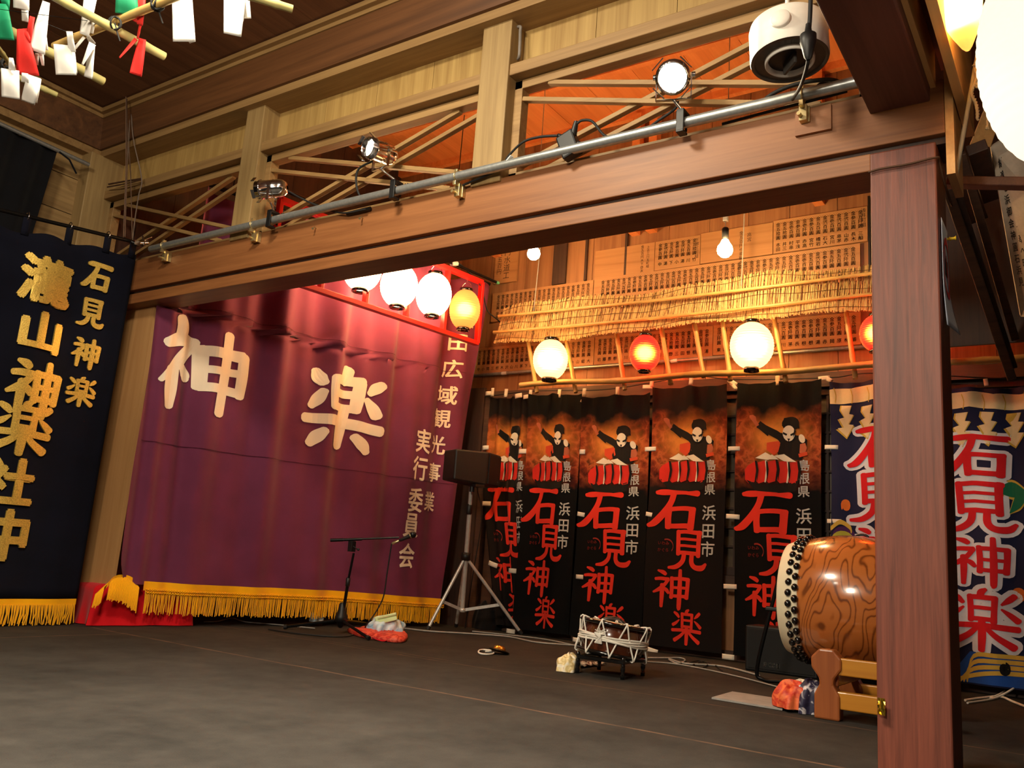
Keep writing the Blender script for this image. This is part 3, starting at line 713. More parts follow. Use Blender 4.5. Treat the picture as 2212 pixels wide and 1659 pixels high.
fb.grid(lambda u, v: dbf(XL+(2.955-XL)*u, .115+.035*v, .012), 60, 2)
x_ = XL
while x_ < 2.955:
    l_ = rr.uniform(.10, .118); fb.tube([dbf(x_, .12, .012), dbf(x_+rr.uniform(-.006, .006), .07, .018), dbf(x_+rr.uniform(-.012, .012), .12-l_, .014)], [.0036, .0036, .003], 4); x_ += rr.uniform(.007, .0095)
fb.build('fringe', M['fringe'], t, fix=False)
RZ = lambda x: ztop0+(ztop1-ztop0)*(x-2.12)/.84+.10
for xx in (2.0, 2.27, 2.52, 2.76, 2.93):
    MB().grid(lambda u, v: Vector((xx-.022+.044*u, DB-.006, RZ(xx)-.12+.105*v)), 2, 3).build('loop', M['navy'], t, solid=.004)
t = thing('hanging_rod', 'thin black rod on cords carrying the navy gold-lettered hanging', 'rod', (2.4, DB, 2.35))
MB().tube([(1.3, DB, RZ(1.3)), (3.0, DB, RZ(3.0)-.01)], .012, 10).build('rod', M['blackm'], t)
for xx in (2.27, 2.52, 2.76):
    MB().tube([Vector((xx, DB+.02*math.cos(g), RZ(xx)-.004+.024*math.sin(g))) for g in [2*math.pi*k/14 for k in range(15)]], .003, 6).build('ring', M['chrome'], t)
for (xa, ya), (xb, yb_) in (((2.86, DB), (2.80, 5.2)), ((2.87, DB), (2.82, 5.22)), ((2.92, DB), (2.90, 5.35))):
    MB().tube([(xa, ya, RZ(xa)+.01), lerp((xa, ya, RZ(xa)), (xb, yb_, 3.38), .5)+Vector((.01, 0, 0)), (xb, yb_, 3.38)], .0035, 5).build('cord', mat('brown_cord', (110, 84, 66), .9), t)
t = thing('rod_clamp', 'small chrome clamp gripping the rod end above the navy hanging', 'clamp', (2.93, 5.02, RZ(2.93)))
cb = MB()
p = Y(310, 522, 5.0); cb.tube([p+Vector((-.06, 0, -.03)), p+Vector((.03, 0, .004))], .014, 8).tube([p+Vector((0, -.02, -.03)), p+Vector((0, .02, .04))], .007, 6).box(p+Vector((-.05, 0, -.03)), (.04, .04, .03))
cb.build('body', M['chrome'], t)
MB().tube([p+Vector((.0, 0, .01)), p+Vector((.05, 0, .05))], .004, 6).build('lever', M['chrome'], t)
# black drape high on the hall wall with its own pipe
t = thing('black_drape', 'plain black drape hanging from a pipe high on the left wall', 'curtain', (2.0, 5.55, 2.3))
e_ = Y(122, 332, 5.55)
MB().grid(lambda u, v: Vector((.9+(e_.x-.10*(1-v)-.9)*u, 5.55+.02*math.sin(u*60), 1.9+(2.98+.0*u-1.9)*v+.0)), 80, 8).build('cloth', M['blackcloth'], t)
MB().tube([(.9, 5.53, 3.02), Y(192, 356, 5.53)+Vector((0, 0, .0))], .014, 10).build('pipe', M['steel'], t)
MB().tube([Y(128, 328, 5.5), Y(150, 345, 5.48), Y(165, 375, 5.5)], .006, 6).build('tie', M['blackcloth'], t)
t = thing('twisted_wire', 'rusty wire twisted round a peg on the strut beside the first lattice', 'wire', X(260, 400, 2.95))
MB().tube(smooth_path([X(235, 398, 2.95), X(262, 393, 2.94), X(305, 386, 2.95)]), .006, 6).tube(smooth_path([X(232, 404, 2.95), X(270, 397, 2.94), X(306, 388, 2.95)]), .005, 6).build('coil', mat('rusty_wire', (86, 58, 40), .7, .4), t)
MB().tube(smooth_path([X(283, 232, 2.9), X(288, 300, 2.9), X(306, 385, 2.94), X(300, 420, 2.95), X(292, 470, 2.95), X(286, 520, 2.95)]), .004, 6).build('strand', mat('grey_string', (120, 104, 92), .9), t)
MB().tube(smooth_path([X(282, 232, 2.9), X(274, 380, 2.92), X(266, 520, 2.95)]), .003, 6).build('strand', mat('grey_string', (120, 104, 92), .9), t)

# ------------------------------------------------------------------ donor boards on the back wall
XB = 5.925
GIVE = ['壱百圓', '五百圓', '弐百圓', '参百圓', '五拾圓', '壱阡圓', '弐阡圓', '五阡圓']
NAMES = '大竹岩橋湯串山佐喜岡清長原小田西藤東浅野本曲組沢下川井松赤船根笹木上茅三浦高宮石平林村中島森'
rn = random.Random(11)
def donor(y0, y1, z0, z1, label, cols=None, heads=(), step=.0475, ch=.033, name_len=3, m0='donor', big=None):
    # y0 > y1: from the board's left end to its right end as seen from the stage
    t_ = MB().b6(XB, XB+.018, y0, y1, z0, z1)
    fn = lambda u, v: Vector((XB-.0015, u, v))
    n = cols if cols is not None else int((y0-y1-.04)/step)
    for k in range(n):
        y = y1+.045+k*step
        if y > y0-.03: break
        txt = '金'+rn.choice(GIVE)+'　'+''.join(rn.choice(NAMES) for _ in range(name_len))
        z = z1-.02
        for c in txt:
            z -= ch*1.02
            if c == '　': z += ch*.4; continue
            if z < z0+.004: break
            put_glyph(t_, c, fn, y+ch/2, z, -ch, ch, 1, .012, 1)
        if k: t_.add([fn(y-step*.1, z1-.012), fn(y-step*.5, z1-.03), fn(y-step*.9, z1-.012), fn(y-step*.5, z1-.033)], [(0, 1, 2, 3)], 1)
    for (txt, y, zt, c_) in heads:
        z = zt
        for c in txt: z -= c_*1.03; put_glyph(t_, c, fn, y+c_/2, z, -c_, c_, 1, 0, 1)
    o = t_.build('donor_board', [M[m0], M['ink']], loc=(XB, (y0+y1)/2, z0), fix=True)
    return tag(o, label, 'board', 'donor boards on the back wall')
zA = 3.13
donor(1.86, 1.21, 2.875, zA, 'wide lettered donor board beside the post in the upper row', 13, [('浅井町組', 1.235, 3.12, .034)])
donor(2.42, 1.865, 2.875, zA-.01, 'mostly blank donor board with one column of writing, beside the right bulb', 0, [('高宮', 2.04, 3.07, .036), ('金五百円也茶聡大郎', 2.10, 3.09, .032)])
donor(2.80, 2.425, 2.87, zA-.02, 'lettered donor board behind the right bulb in the upper row', 7, [('下郷三町組', 2.45, 3.09, .032)])
donor(3.34, 2.805, 2.866, zA-.02, 'orange donor board with two short columns at its right end', 0, [('上古三川五町組', 2.86, 3.09, .026), ('金五百円木下啓次', 2.91, 3.10, .028)])
donor(3.338, 1.26, 2.60, 2.866, 'long donor board of close writing just above the reed screen', None, [])
donor(4.36, 3.345, 2.60, 2.862, 'donor board of close writing above the left end of the reed screen')
donor(2.30, 1.26, 2.145, 2.375, 'donor board behind the right cream lantern below the screen')
donor(3.30, 2.305, 2.14, 2.372, 'donor board lit red by the small red lantern')
donor(4.52, 3.305, 2.13, 2.368, 'donor board behind the left cream lantern near the curtain', None, [], .05)
donor(4.36, 4.12, 2.95, 3.30, 'small upright board with large characters above the curtain edge', 0, [('円水道工', 4.23, 3.27, .07), ('金五百円', 4.31, 3.26, .055)])
tag(MB().b6(XB-.01, XB+.02, 1.19, 1.205, 2.6, 3.2).build('black_strip', M['black'], loc=(XB, 1.2, 2.6)), 'narrow black strip at the right end of the donor boards', 'strip')
w = MB()
for yy in (3.62, 3.42, 3.05): w.b6(XB, XB+.02, yy, yy+(.02 if yy != 3.62 else .13), 2.87, 3.5)
struct(w, 'trim_13', M['dark'])
tag(MB().tube([(XB-.02, 4.6, 2.118), (XB-.02, 1.15, 2.122)], .014, 10).build('wall_pipe', M['steel'], loc=(XB, 3, 2.12)), 'thin steel pipe across the wall behind the lanterns', 'pipe')
for y in (4.18, 2.62):
    tag(MB().tube([(XB-.02, y, 2.118), (XB-.02, y-.05, 2.119)], .0155, 10).build('pipe_tape', M['paperw'], loc=(XB-.02, y, 2.12)), 'white tape wound on the thin wall pipe, '+('left of the cream lantern' if y > 4 else 'right of the small red lantern'), 'tape')

# ------------------------------------------------------------------ reed screen
t = thing('reed_screen', 'long golden reed screen with two bamboo rods hung before the donor boards', 'screen', (5.6, 2.7, 2.35))
XS = 5.62
TLx, TLb, TR, BR_ = X(1080, 665, XS), X(1066, 744, XS), X(1893, 566, XS), X(1893, 663, XS)
SY0, SY1 = TLb.y, TR.y-.5
def scr(u, v, off=0.0):
    # u left..right, v bottom..top
    zt = TLx.z+(TR.z-TLx.z)*u+.018*math.sin(u*13)+.01*math.sin(u*31); zb = TLb.z+(BR_.z-TLb.z)*u+.014*math.sin(u*11+2)+.008*math.sin(u*27)
    zt += .012
    y = SY0+(SY1-SY0)*u-.03*v*(1-u)
    return Vector((XS+.02*math.sin(u*14+v*2)+.05*v-off, y, zb+(zt-zb)*v))
def reed_mat():
    m, t_, b = nt('reed'); g = t_.nodes.new('ShaderNodeNewGeometry'); v = coords(t_, (30, 120, 26))
    n = noise(t_, v, 1, 2, .5)
    a = math_n(t_, 'ADD', math_n(t_, 'MULTIPLY', g.outputs['Random Per Island'], .35), math_n(t_, 'MULTIPLY', n, .75))
    t_.links.new(ramp(t_, a, [(.38, lin((112, 76, 34))), (.47, lin((196, 156, 92))), (.8, lin((220, 186, 124)))]), b.inputs['Base Color']); b.inputs['Roughness'].default_value = .5
    return m
rb = MB(); n = 470
for k in range(n):
    u = (k+.5)/n; e0 = rr.uniform(-.035, .02); e1 = rr.uniform(-.02, .04); sk = rr.uniform(-.0012, .0012)
    rb.tube([scr(u+sk*q, e0+(1-e0+e1)*q/3) for q in range(4)], .0042, 4)
rb.build('reeds', reed_mat(), t, fix=False)
for v in (.08, .5, .92):
    MB().tube([scr(k/60, v+.02*math.sin(k*.7), .006) for k in range(61)], .0018, 4).build('binding_thread', mat('binding_thread', (84, 62, 30), .9), t)
for v in (.27, .74):
    rodp = [scr(k/30, v, .016) for k in range(31)]
    rodp = [lerp(rodp[0], rodp[-1], k/30)+Vector((-.03, 0, -.022*math.sin(math.pi*k/30))) for k in range(31)]
    MB().tube(rodp, [.0125+.002*((k % 7) == 0) for k in range(31)], 8).build('bamboo_rod', M['bamboo'], t)
for u in (.10, .60, .965):
    p = scr(u, .74, .03); MB().tube([p, p+Vector((.02, 0, .35)), p+Vector((.05, 0, .9))], .004, 5).build('hanging_cord', M['cablew'], t)

# ------------------------------------------------------------------ bamboo rail and uprights
XR = 5.60
a_, b_ = X(1124, 832, XR), X(1893, 789, XR)
b_ = a_+(b_-a_)*1.5
mb = MB(); N = 60
mb.tube([lerp(a_, b_, k/N)+Vector((0, 0, .008*math.sin(k*.35))) for k in range(N+1)], [.021+(.004 if k % 9 == 4 else 0) for k in range(N+1)], 12)
tag(mb.build('bamboo_rail', M['bamboo'], loc=a_), 'long level bamboo pole below the row of lanterns', 'pole')
for k, ((xa, ya), (xb, yb_), lb) in enumerate((((1137, 715), (1160, 848), 'leftmost upright bamboo pole, left of the cream lantern'), ((1220, 715), (1244, 848), 'upright bamboo pole touching the left cream lantern'), ((1330, 708), (1350, 842), 'upright bamboo pole just left of the small red lantern'), ((1427, 700), (1449, 830), 'upright bamboo pole just right of the small red lantern'), ((1500, 700), (1520, 815), 'flat-sided bamboo pole between the small red and right cream lanterns'), ((1560, 690), (1578, 822), 'upright bamboo pole just left of the right cream lantern'), ((1672, 685), (1698, 826), 'upright bamboo pole just right of the right cream lantern'), ((1828, 675), (1848, 818), 'upright bamboo pole left of the half-hidden red lantern'))):
    p, q = X(xa, ya, XR+.12), X(xb, yb_, XR+.035)
    mb = MB().tube([lerp(p, q, j/12) for j in range(13)], [.0165+(.003 if (j+k) % 5 == 0 else 0) for j in range(13)], 10)
    tag(mb.build('bamboo_upright', M['bamboo'], loc=q), lb, 'pole', 'upright bamboo poles on the back wall')

# ------------------------------------------------------------------ lanterns
def lantern(c, wd_, ht, shell, label, group, ribs=16, capr=.42, glowm=None, lamp=None, ring=True, cord=.12, longi=6):
    c = Vector(c); t = thing('paper_lantern', label, 'lantern', c, group)
    n = ribs*4; prof = []
    for k in range(n+1):
        a = -1+2*k/n; r = wd_/2*math.sqrt(max(0, 1-a*a*(1-capr*capr)))
        r *= 1+.012*math.cos(k*math.pi/2)
        prof.append((r, a*ht/2))
    MB().lathe(c, prof, (0, 0, 1), 40).build('paper_shell', shell, t)
    rc = wd_/2*capr
    for sg in (1, -1):
        z = sg*ht/2; h_ = wd_*.09
        MB().lathe(c+Vector((0, 0, z)), [(rc*.8, -sg*.0), (rc*1.02, -sg*.004), (rc*1.04, sg*h_), (rc*.86, sg*h_), (rc*.84, 0)], (0, 0, 1), 28).build('top_cap' if sg > 0 else 'base_cap', M['blacklac'], t)
    if ring:
        MB().tube([c+Vector((0, rc*math.cos(g), ht/2+wd_*.06+rc*1.2*math.sin(g))) for g in [math.pi*k/12 for k in range(13)]], .002, 5).tube([c+Vector((0, 0, ht/2+wd_*.06+rc*1.2)), c+Vector((0, 0, ht/2+wd_*.06+rc*1.2+cord))], .002, 5).build('wire_handle', M['chrome'], t)
    if glowm: MB().sphere(c+Vector((0, 0, .0)), wd_*.19, 16, 10).build('bulb', glowm, t)
    return t
M['lan_cream'] = paper_shell('cream_lantern_paper', (255, 218, 176), .9)
M['lan_red'] = paper_shell('red_lantern_paper', (236, 22, 30), .55, (255, 96, 40))
M['lan_white'] = paper_shell('white_lantern_paper', (255, 222, 170), 75)
M['lan_gold'] = paper_shell('amber_lantern_paper', (255, 184, 116), 1.0)
M['lan_big'] = paper_shell('bright_lantern_paper', (255, 244, 226), 3.2)
M['lan_amber'] = paper_shell('orange_lantern_paper', (255, 196, 110), 1.2)
M['bulb_warm'] = glow('lantern_bulb', (255, 214, 150), 90)
M['bulb_dim'] = glow('amber_lantern_bulb', (255, 200, 130), 30)
M['bulb_red'] = glow('red_lantern_bulb', (255, 214, 140), 190)
gW = 'lanterns over the banners'
for x, y, w_, h_, mm, bb, lb in ((1189, 777, 75, 82, 'lan_cream', 'bulb_warm', 'round cream paper lantern at the left end of the bamboo rail'), (1393, 763, 66, 74, 'lan_red', 'bulb_red', 'small red paper lantern between two cream ones'), (1624, 747, 92, 98, 'lan_cream', 'bulb_warm', 'largest cream paper lantern, right of the small red one'), (1893, 720, 68, 74, 'lan_red', 'bulb_red', 'red paper lantern half hidden by the post')):
    c = X(x, y, 5.50); k = px(1, c)
    lantern(c, w_*k, h_*k, M[mm], lb, gW, glowm=M[bb], capr=.42 if w_ < 80 else .34, ring=False)
# red lacquered frame with four lanterns before the curtain
FR, FL = Y(1030, 742, 4.12), None
FD = Vector((-1, .13, 0)).normalized(); FH = .52
t = thing('lantern_frame', 'red lacquered hanging frame holding a row of four lanterns', 'frame', FR)
LEN = 1.95; ft = .036
def fpos(s, z): return FR+FD*s+Vector((0, 0, z))
MB().bar(fpos(-.0, 0), fpos(LEN, 0), .05, ft).build('bottom_rail', M['redlac'], t, bevel=.003)
MB().bar(fpos(-.0, FH), fpos(LEN, FH), .05, ft).build('top_rail', M['redlac'], t, bevel=.003)
for k in range(6): MB().bar(fpos(k*LEN/5, 0), fpos(k*LEN/5, FH), .045, .028, tuple(FD)).build('stile', M['redlac'], t, bevel=.003)
for k, (x, y, w_, h_, mm, lb) in enumerate(((1004, 669, 66, 82, 'lan_gold', 'amber lantern at the right end of the red frame'), (937, 637, 76, 88, 'lan_white', 'glowing white lantern second from the right in the red frame'), (862, 617, 80, 88, 'lan_white', 'glowing white lantern third from the right, cut by the beam'), (783, 580, 84, 92, 'lan_white', 'lantern of the red frame mostly hidden above the beam edge'))):
    c = fpos(LEN*(k+.5)/5, FH*.50)
    d = ray(x, y); s_ = (FR-CAM).dot(Vector((FD.y, -FD.x, 0)))/d.dot(Vector((FD.y, -FD.x, 0))); c = CAM+d*s_
    kk = px(1, c); lantern(c, w_*kk, h_*kk, M[mm], lb, 'lanterns in the red frame', glowm=M['bulb_dim'] if mm == 'lan_gold' else M['bulb_warm'], capr=.42, cord=.05)
c = fpos(LEN*.5, .25)
t = thing('frame_pole', 'dark pole with taped cable from which the red frame hangs', 'pole', fpos(0, FH+.06))
p0, p1 = fpos(-.17, FH+.055), fpos(LEN+.3, FH+.075)
MB().tube([p0, p1], .012, 10).build('pole', M['blackm'], t)
MB().tube([p0, p0+(p0-p1).normalized()*.03], .014, 10).build('end_cap', mat('green_cap', (90, 160, 120), .5), t)
MB().tube(smooth_path([fpos(.3, FH+.09), fpos(.1, FH+.02), fpos(0, FH-.04), fpos(-.04, FH-.12), fpos(-.10, FH-.22), fpos(-.22, FH-.26), fpos(-.3, FH-.29)]), .006, 6).build('cable', M['rubber'], t)
MB().tube([fpos(.36, FH+.05), fpos(.30, FH+.07)], .02, 8).build('tape', M['paperw'], t)
# bare bulbs hanging behind the beam
def bulb(x, y, xx, r, label, pw_):
    c = X(x, y, xx); t = thing('hanging_bulb', label, 'bulb', c, 'bare bulbs')
    prof = [(0, -r), (r*.5, -r*.87), (r*.87, -r*.5), (r, 0), (r*.87, r*.5), (r*.55, r*.95), (r*.4, r*1.35)]
    MB().lathe(c, prof, (0, 0, 1), 20).build('glass', glow('bulb_glow', (255, 212, 146), pw_), t)
    MB().lathe(c+Vector((0, 0, r*1.3)), [(0, 0), (r*.42, 0), (r*.45, r*1.5), (r*.3, r*1.7), (0, r*1.75)], (0, 0, 1), 14).build('socket', M['black'], t)
    MB().tube([c+Vector((0, 0, r*3)), c+Vector((0, 0, 4.29-c.z))], .003, 6).build('cord', M['cablew'], t)
    MB().box(c+Vector((0, 0, r*4.3)), (.03, .03, .05)).build('cord_clip', M['whitep'], t, bevel=.004)
    return t
bulb(1566, 540, 5.15, .052, 'bare glowing bulb with black socket before the upper donor boards', 360)
bulb(1153, 548, 5.15, .050, 'bare glowing bulb at the beam edge above the left end of the reed screen', 230)

# ------------------------------------------------------------------ stage banners on the back wall
def D(x, y, dep): return CAM+ray(x, y)*dep
XN = 5.80
def fire_cloth(name, c0, wdt, hgt):
    # printed photograph of sparks and scales fading into plain cloth above and below
    m, t, b = nt(name); vec = coords(t, (1, 1, 1)); sx = t.nodes.new('ShaderNodeSeparateXYZ'); t.links.new(vec, sx.inputs[0])
    y, z = sx.outputs[1], sx.outputs[2]
    n = noise(t, coords(t, (5, 14, 14)), 1, 5, .65, .8); n2 = noise(t, coords(t, (5, 4, 4)), 1, 3)
    vo = t.nodes.new('ShaderNodeTexVoronoi'); vo.inputs['Scale'].default_value = 17; t.links.new(vec, vo.inputs['Vector'])
    fire = ramp(t, math_n(t, 'ADD', math_n(t, 'MULTIPLY', n, .7), math_n(t, 'MULTIPLY', vo.outputs['Distance'], .35)), [(.33, lin((36, 14, 10))), (.5, lin((118, 42, 26))), (.62, lin((168, 82, 46))), (.75, lin((66, 26, 18)))])
    dy = math_n(t, 'DIVIDE', math_n(t, 'ADD', y, wdt*.50), .17); dz = math_n(t, 'DIVIDE', math_n(t, 'SUBTRACT', z, hgt*.80), .16)
    gl = math_n(t, 'POWER', 2.718, math_n(t, 'MULTIPLY', -1.0, math_n(t, 'ADD', math_n(t, 'MULTIPLY', dy, dy), math_n(t, 'MULTIPLY', dz, dz))))
    fire = mix_rgb(t, math_n(t, 'MULTIPLY', gl, .85), fire, lin((238, 156, 66)))
    zz = math_n(t, 'ADD', z, math_n(t, 'MULTIPLY', math_n(t, 'SUBTRACT', n2, .5), .25))
    mk = ramp(t, math_n(t, 'DIVIDE', zz, hgt), [(.60, (0, 0, 0, 1)), (.70, (1, 1, 1, 1)), (.82, (1, 1, 1, 1)), (.91, (0, 0, 0, 1))])
    t.links.new(mix_rgb(t, mk, lin(c0), fire), b.inputs['Base Color']); b.inputs['Roughness'].default_value = .85; b.inputs['Specular IOR Level'].default_value = .12
    return m
M['skin_print'] = cloth('printed_skin', (176, 96, 66)); M['jacket'] = cloth('printed_jacket', (20, 17, 16)); M['mask'] = cloth('printed_mask', (226, 214, 190)); M['scale'] = cloth('printed_red_scales', (204, 44, 32)); M['orangeprint'] = cloth('printed_orange', (206, 74, 40)); M['dimprint'] = cloth('dim_red_print', (150, 44, 34))
BCOL = [M['redprint'], M['greyprint'], M['jacket'], M['mask'], M['skin_print'], M['scale'], M['orangeprint'], M['dimprint'], M['white']]
def banner(name, label, yl, yr, zt0, zt1, zb, fold, fcol, tabs, skew=0.0, mats=None, draw=None):
    wdt = abs(yl-yr); hgt = (zt0+zt1)/2-zb
    t = thing(name, label, 'banner', (XN, yl, zb), 'upright banners on the back wall')
    def fn(u, v, off=0.0):
        ztop = zt0+(zt1-zt0)*u-.012*math.sin(math.pi*min(1, max(0, (u*2) % 1)))
        z = zb+(ztop-zb)*v; dx, dy = fold(u, v)
        return Vector((XN-dx-off, yl+(yr-yl)*u+dy+skew*(1-v), z))
    mb = MB().grid(fn, 60, 50)
    draw(mb, fn)
    mb.build('cloth', [fire_cloth(name+'_print', fcol, wdt, hgt)]+BCOL if mats is None else mats, t, fix=False)
    for (x, y, w_, h_, rot) in tabs:
        p = X(x, y, XN-.012); k = px(1, p); R = Matrix.Rotation(math.radians(rot), 3, 'X')
        MB().grid(lambda a, b: p+R @ Vector((-.006*math.sin(a*3.1), -(a-.5)*w_*k, (b-.5)*h_*k)), 4, 3).build('tab', M['white'], t, solid=.002)
    return t
def ellipse(mb, fn, u, v, a, b, m, n=18, rot=0):
    c, s = math.cos(rot), math.sin(rot)
    pts = [(u+a*math.cos(g)*c-b*math.sin(g)*s, v+(a*math.cos(g)*s+b*math.sin(g)*c)*.31) for g in [2*math.pi*k/n for k in range(n)]]
    mb.add([fn(u, v)]+[fn(*p) for p in pts], [(0, 1+k, 1+(k+1) % n) for k in range(n)], m)
def pl(mb, fn, pts, m):
    bm = bmesh.new(); bm.faces.new([bm.verts.new(((x-1594)/182, 1-(y-828)/612, 0)) for x, y in pts])
    for k in range(1, 25): bmesh.ops.bisect_plane(bm, geom=bm.verts[:]+bm.edges[:]+bm.faces[:], plane_co=(k/24, 0, 0), plane_no=(1, 0, 0))
    bm.verts.index_update(); mb.add([fn(v.co.x, v.co.y) for v in bm.verts], [tuple(v.index for v in f.verts) for f in bm.faces], m); bm.free()
def draw_black(mb, fn0):
    L = [lambda u, v, o=o: fn0(u, v, o) for o in (.004, .007, .010, .013)]
    q = lambda x, y: ((x-1594)/182, 1-(y-828)/612)
    # red coiled bundle at the performer's waist
    for k in range(5):
        x0, x1 = 1618+k*22, 1618+(k+1)*22+3
        pl(mb, L[0], [(x0, 1052), (x0-1+k*2, 1030), (x0+5, 1012-(0 if k else -8)), (x1-2, 1008), (x1+1, 1025), (x1-3, 1056), (x0+8, 1060)], 6)
        pl(mb, L[1], [(x1-4, 1008), (x1, 1008), (x1+3, 1030), (x1-1, 1058), (x1-4, 1058), (x1-1, 1030)], 4 if k % 2 else 3)
        pl(mb, L[2], [(x1-1, 1010), (x1+2, 1012), (x1+5, 1030), (x1+2, 1056), (x1, 1030)], 3)
    pl(mb, L[0], [(1620, 1052), (1650, 1062), (1700, 1062), (1732, 1050), (1725, 1075), (1690, 1082), (1640, 1076)], 3)
    for pts in ([(1640, 1002), (1662, 990), (1680, 1002), (1668, 1008)], [(1680, 1000), (1700, 994), (1726, 1010), (1700, 1010)], [(1660, 1006), (1676, 996), (1690, 1008)]): pl(mb, L[2], pts, 4)
    # raised arm, jacket, hat and pale mask
    pl(mb, L[1], [(1632, 902), (1638, 906), (1640, 916), (1646, 926), (1640, 930), (1632, 918), (1624, 908), (1624, 903)], 5)
    for a, b, w_ in (((1645, 926), (1690, 955), 7), ((1645, 924), (1668, 944), 7.5)):
        pl(mb, L[1], [(a[0]+3, a[1]-w_), (b[0]+4, b[1]-w_), (b[0]-2, b[1]+w_+2), (a[0]-5, a[1]+w_-2)], 3)
    pl(mb, L[1], [(1676, 948), (1700, 946), (1738, 952), (1748, 962), (1744, 992), (1736, 1006), (1690, 1004), (1684, 986), (1692, 970)], 3)
    pl(mb, L[1], [(1664, 968), (1690, 966), (1694, 985), (1680, 998), (1664, 985)], 7)
    ellipse(mb, L[2], *q(1712, 924), .10, .085, 3, rot=.3); pl(mb, L[2], [(1694, 930), (1698, 912), (1712, 908), (1728, 918), (1731, 934), (1712, 932)], 3)
    ellipse(mb, L[3], *q(1709, 946), .07, .095, 4)
    ellipse(mb, L[3], *q(1737, 958), .035, .055, 4, rot=.4)
    mL = lambda u, v: fn0(u, v, .015)
    for pts in ([(1697, 944), (1706, 948), (1704, 952), (1697, 949)], [(1712, 948), (1722, 942), (1722, 948), (1713, 952)], [(1706, 958), (1712, 958), (1709, 965)], [(1720, 936), (1724, 940), (1718, 956)]): pl(mb, mL, pts, 3)
    pl(mb, L[2], [(1733, 970), (1744, 968), (1748, 980), (1744, 992), (1732, 990)], 5); pl(mb, L[3], [(1730, 992), (1748, 988), (1750, 996), (1732, 1000)], 7)
    # lettering
    g = lambda u, v: fn0(u, v, .003)
    put_brush(mb, '石', g, -.0, .437, .66, .153, 1); put_brush(mb, '見', g, .30, .29, .49, .147, 1); put_brush(mb, '神', g, .13, .15, .46, .135, 1, grow=.95); put_brush(mb, '楽', g, .38, .022, .37, .12, 1)
    for i, c in enumerate('島根県'): put_glyph(mb, c, g, .735, .668-i*.047, .145, .044, 2, .012, 3, 3)
    for i, c in enumerate('浜田市'): put_glyph(mb, c, g, .715, .478-i*.068, .185, .060, 2, .014, 3, 3)
    for i, c in enumerate('いわみ'): put_glyph(mb, c, g, .16+i*.048, .378, .046, .016, 8, .01, 2)
    for i, c in enumerate('かぐら'): put_glyph(mb, c, g, .16+i*.048, .352, .046, .016, 8, .01, 2)
    stroke(mb, [(.27+.085*math.cos(a), .374+.027*math.sin(a), .003) for a in [1.9-k*.28 for k in range(10)]], g, 8, dens=3)
def fold_flat(a, ph, lean=0.0):
    def f(u, v):
        d = a*(math.sin(u*9+ph+v*1.2)*.6+math.sin(u*17+ph*2-v*2)*.3+.5*math.sin(u*4+v*5+ph))
        d += .012*math.exp(-((v-1)/.1)**2)*math.cos(u*25)
        return d+lean*(1-v)+.01, .006*math.sin(v*6+ph)
    return f
Yp = lambda x, y: X(x, y, XN).y
Zp = lambda x, y: X(x, y, XN).z
C_ = (10, 11, 13); C_BACKLIT = (24, 19, 19)  # second tint browns the black cloth as if lit from behind
banner('kagura_banner', 'black banner second from the speaker, its left part folded over the first', Yp(1147, 850), Yp(1258, 850), Zp(1147, 852), Zp(1258, 850), .04, fold_flat(.020, 1.3), C_, [(1208, 850, 8, 18, 4), (1120, 855, 18, 10, -8), (1258, 976, 14, 10, 0), (1255, 1111, 18, 9, 8), (1252, 1246, 18, 9, 0), (1103, 1364, 22, 10, 2), (1130, 975, 22, 10, 0), (1107, 1233, 20, 10, 0)], draw=draw_black)
banner('kagura_banner', 'black banner directly behind the rope-tied drum', Yp(1262, 850), Yp(1408, 845), Zp(1262, 858), Zp(1408, 848), .04, fold_flat(.014, 2.1), C_, [(1262, 848, 9, 18, 0), (1259, 864, 8, 12, 30), (1334, 845, 9, 19, 0), (1405, 970, 26, 9, -2), (1407, 1112, 26, 9, 8), (1405, 1257, 26, 10, 10), (1245, 1382, 18, 9, 0), (1408, 1405, 28, 10, 10)], draw=draw_black)
banner('kagura_banner', 'black banner tinted brown as if backlit, with a smooth top, between drum and folding chair', Yp(1412, 838), Yp(1572, 830), Zp(1412, 838), Zp(1572, 830), .045, fold_flat(.010, .3), C_BACKLIT, [(1400, 836, 26, 8, 4), (1408, 828, 9, 16, 8), (1493, 822, 9, 19, 6), (1586, 969, 27, 9, 0), (1583, 1116, 30, 10, 2), (1577, 1267, 29, 10, -2), (1573, 1419, 27, 11, 0)], draw=draw_black)
banner('kagura_banner', 'black banner behind the folding chair, partly hidden by the large drum', Yp(1594, 828), Yp(1776, 820), Zp(1594, 828), Zp(1776, 820), .045, fold_flat(.012, 4.0), C_, [(1582, 826, 22, 10, 35), (1585, 834, 20, 8, 50), (1680, 822, 10, 21, 0), (1780, 817, 24, 9, -3), (1790, 820, 18, 9, 30), (1796, 966, 28, 9, 2), (1802, 1126, 30, 9, 0)], draw=draw_black)
# the banner nearest the speaker hangs in a deep fold, its lower part drawn in behind its neighbour
def fold_first(u, v): return -.03+.028*math.sin(u*11)*(.4+.6*(1-v))+.02*math.sin(u*23+v*2), -.26*max(0, .55-v)*(1-.55*u)*1.5
banner('kagura_banner', 'black banner nearest the speaker, twisted in a deep fold', Yp(1058, 852), Yp(1152, 850), Zp(1058, 858), Zp(1152, 852), .05, fold_first, C_BACKLIT, [(1055, 850, 15, 9, 0), (1064, 847, 8, 18, 0), (1093, 849, 9, 18, 4), (1146, 850, 8, 16, 2), (1139, 857, 20, 9, -4), (1049, 967, 16, 9, -3), (1051, 1088, 22, 10, 0), (1065, 1219, 24, 10, 14)], draw=draw_black)
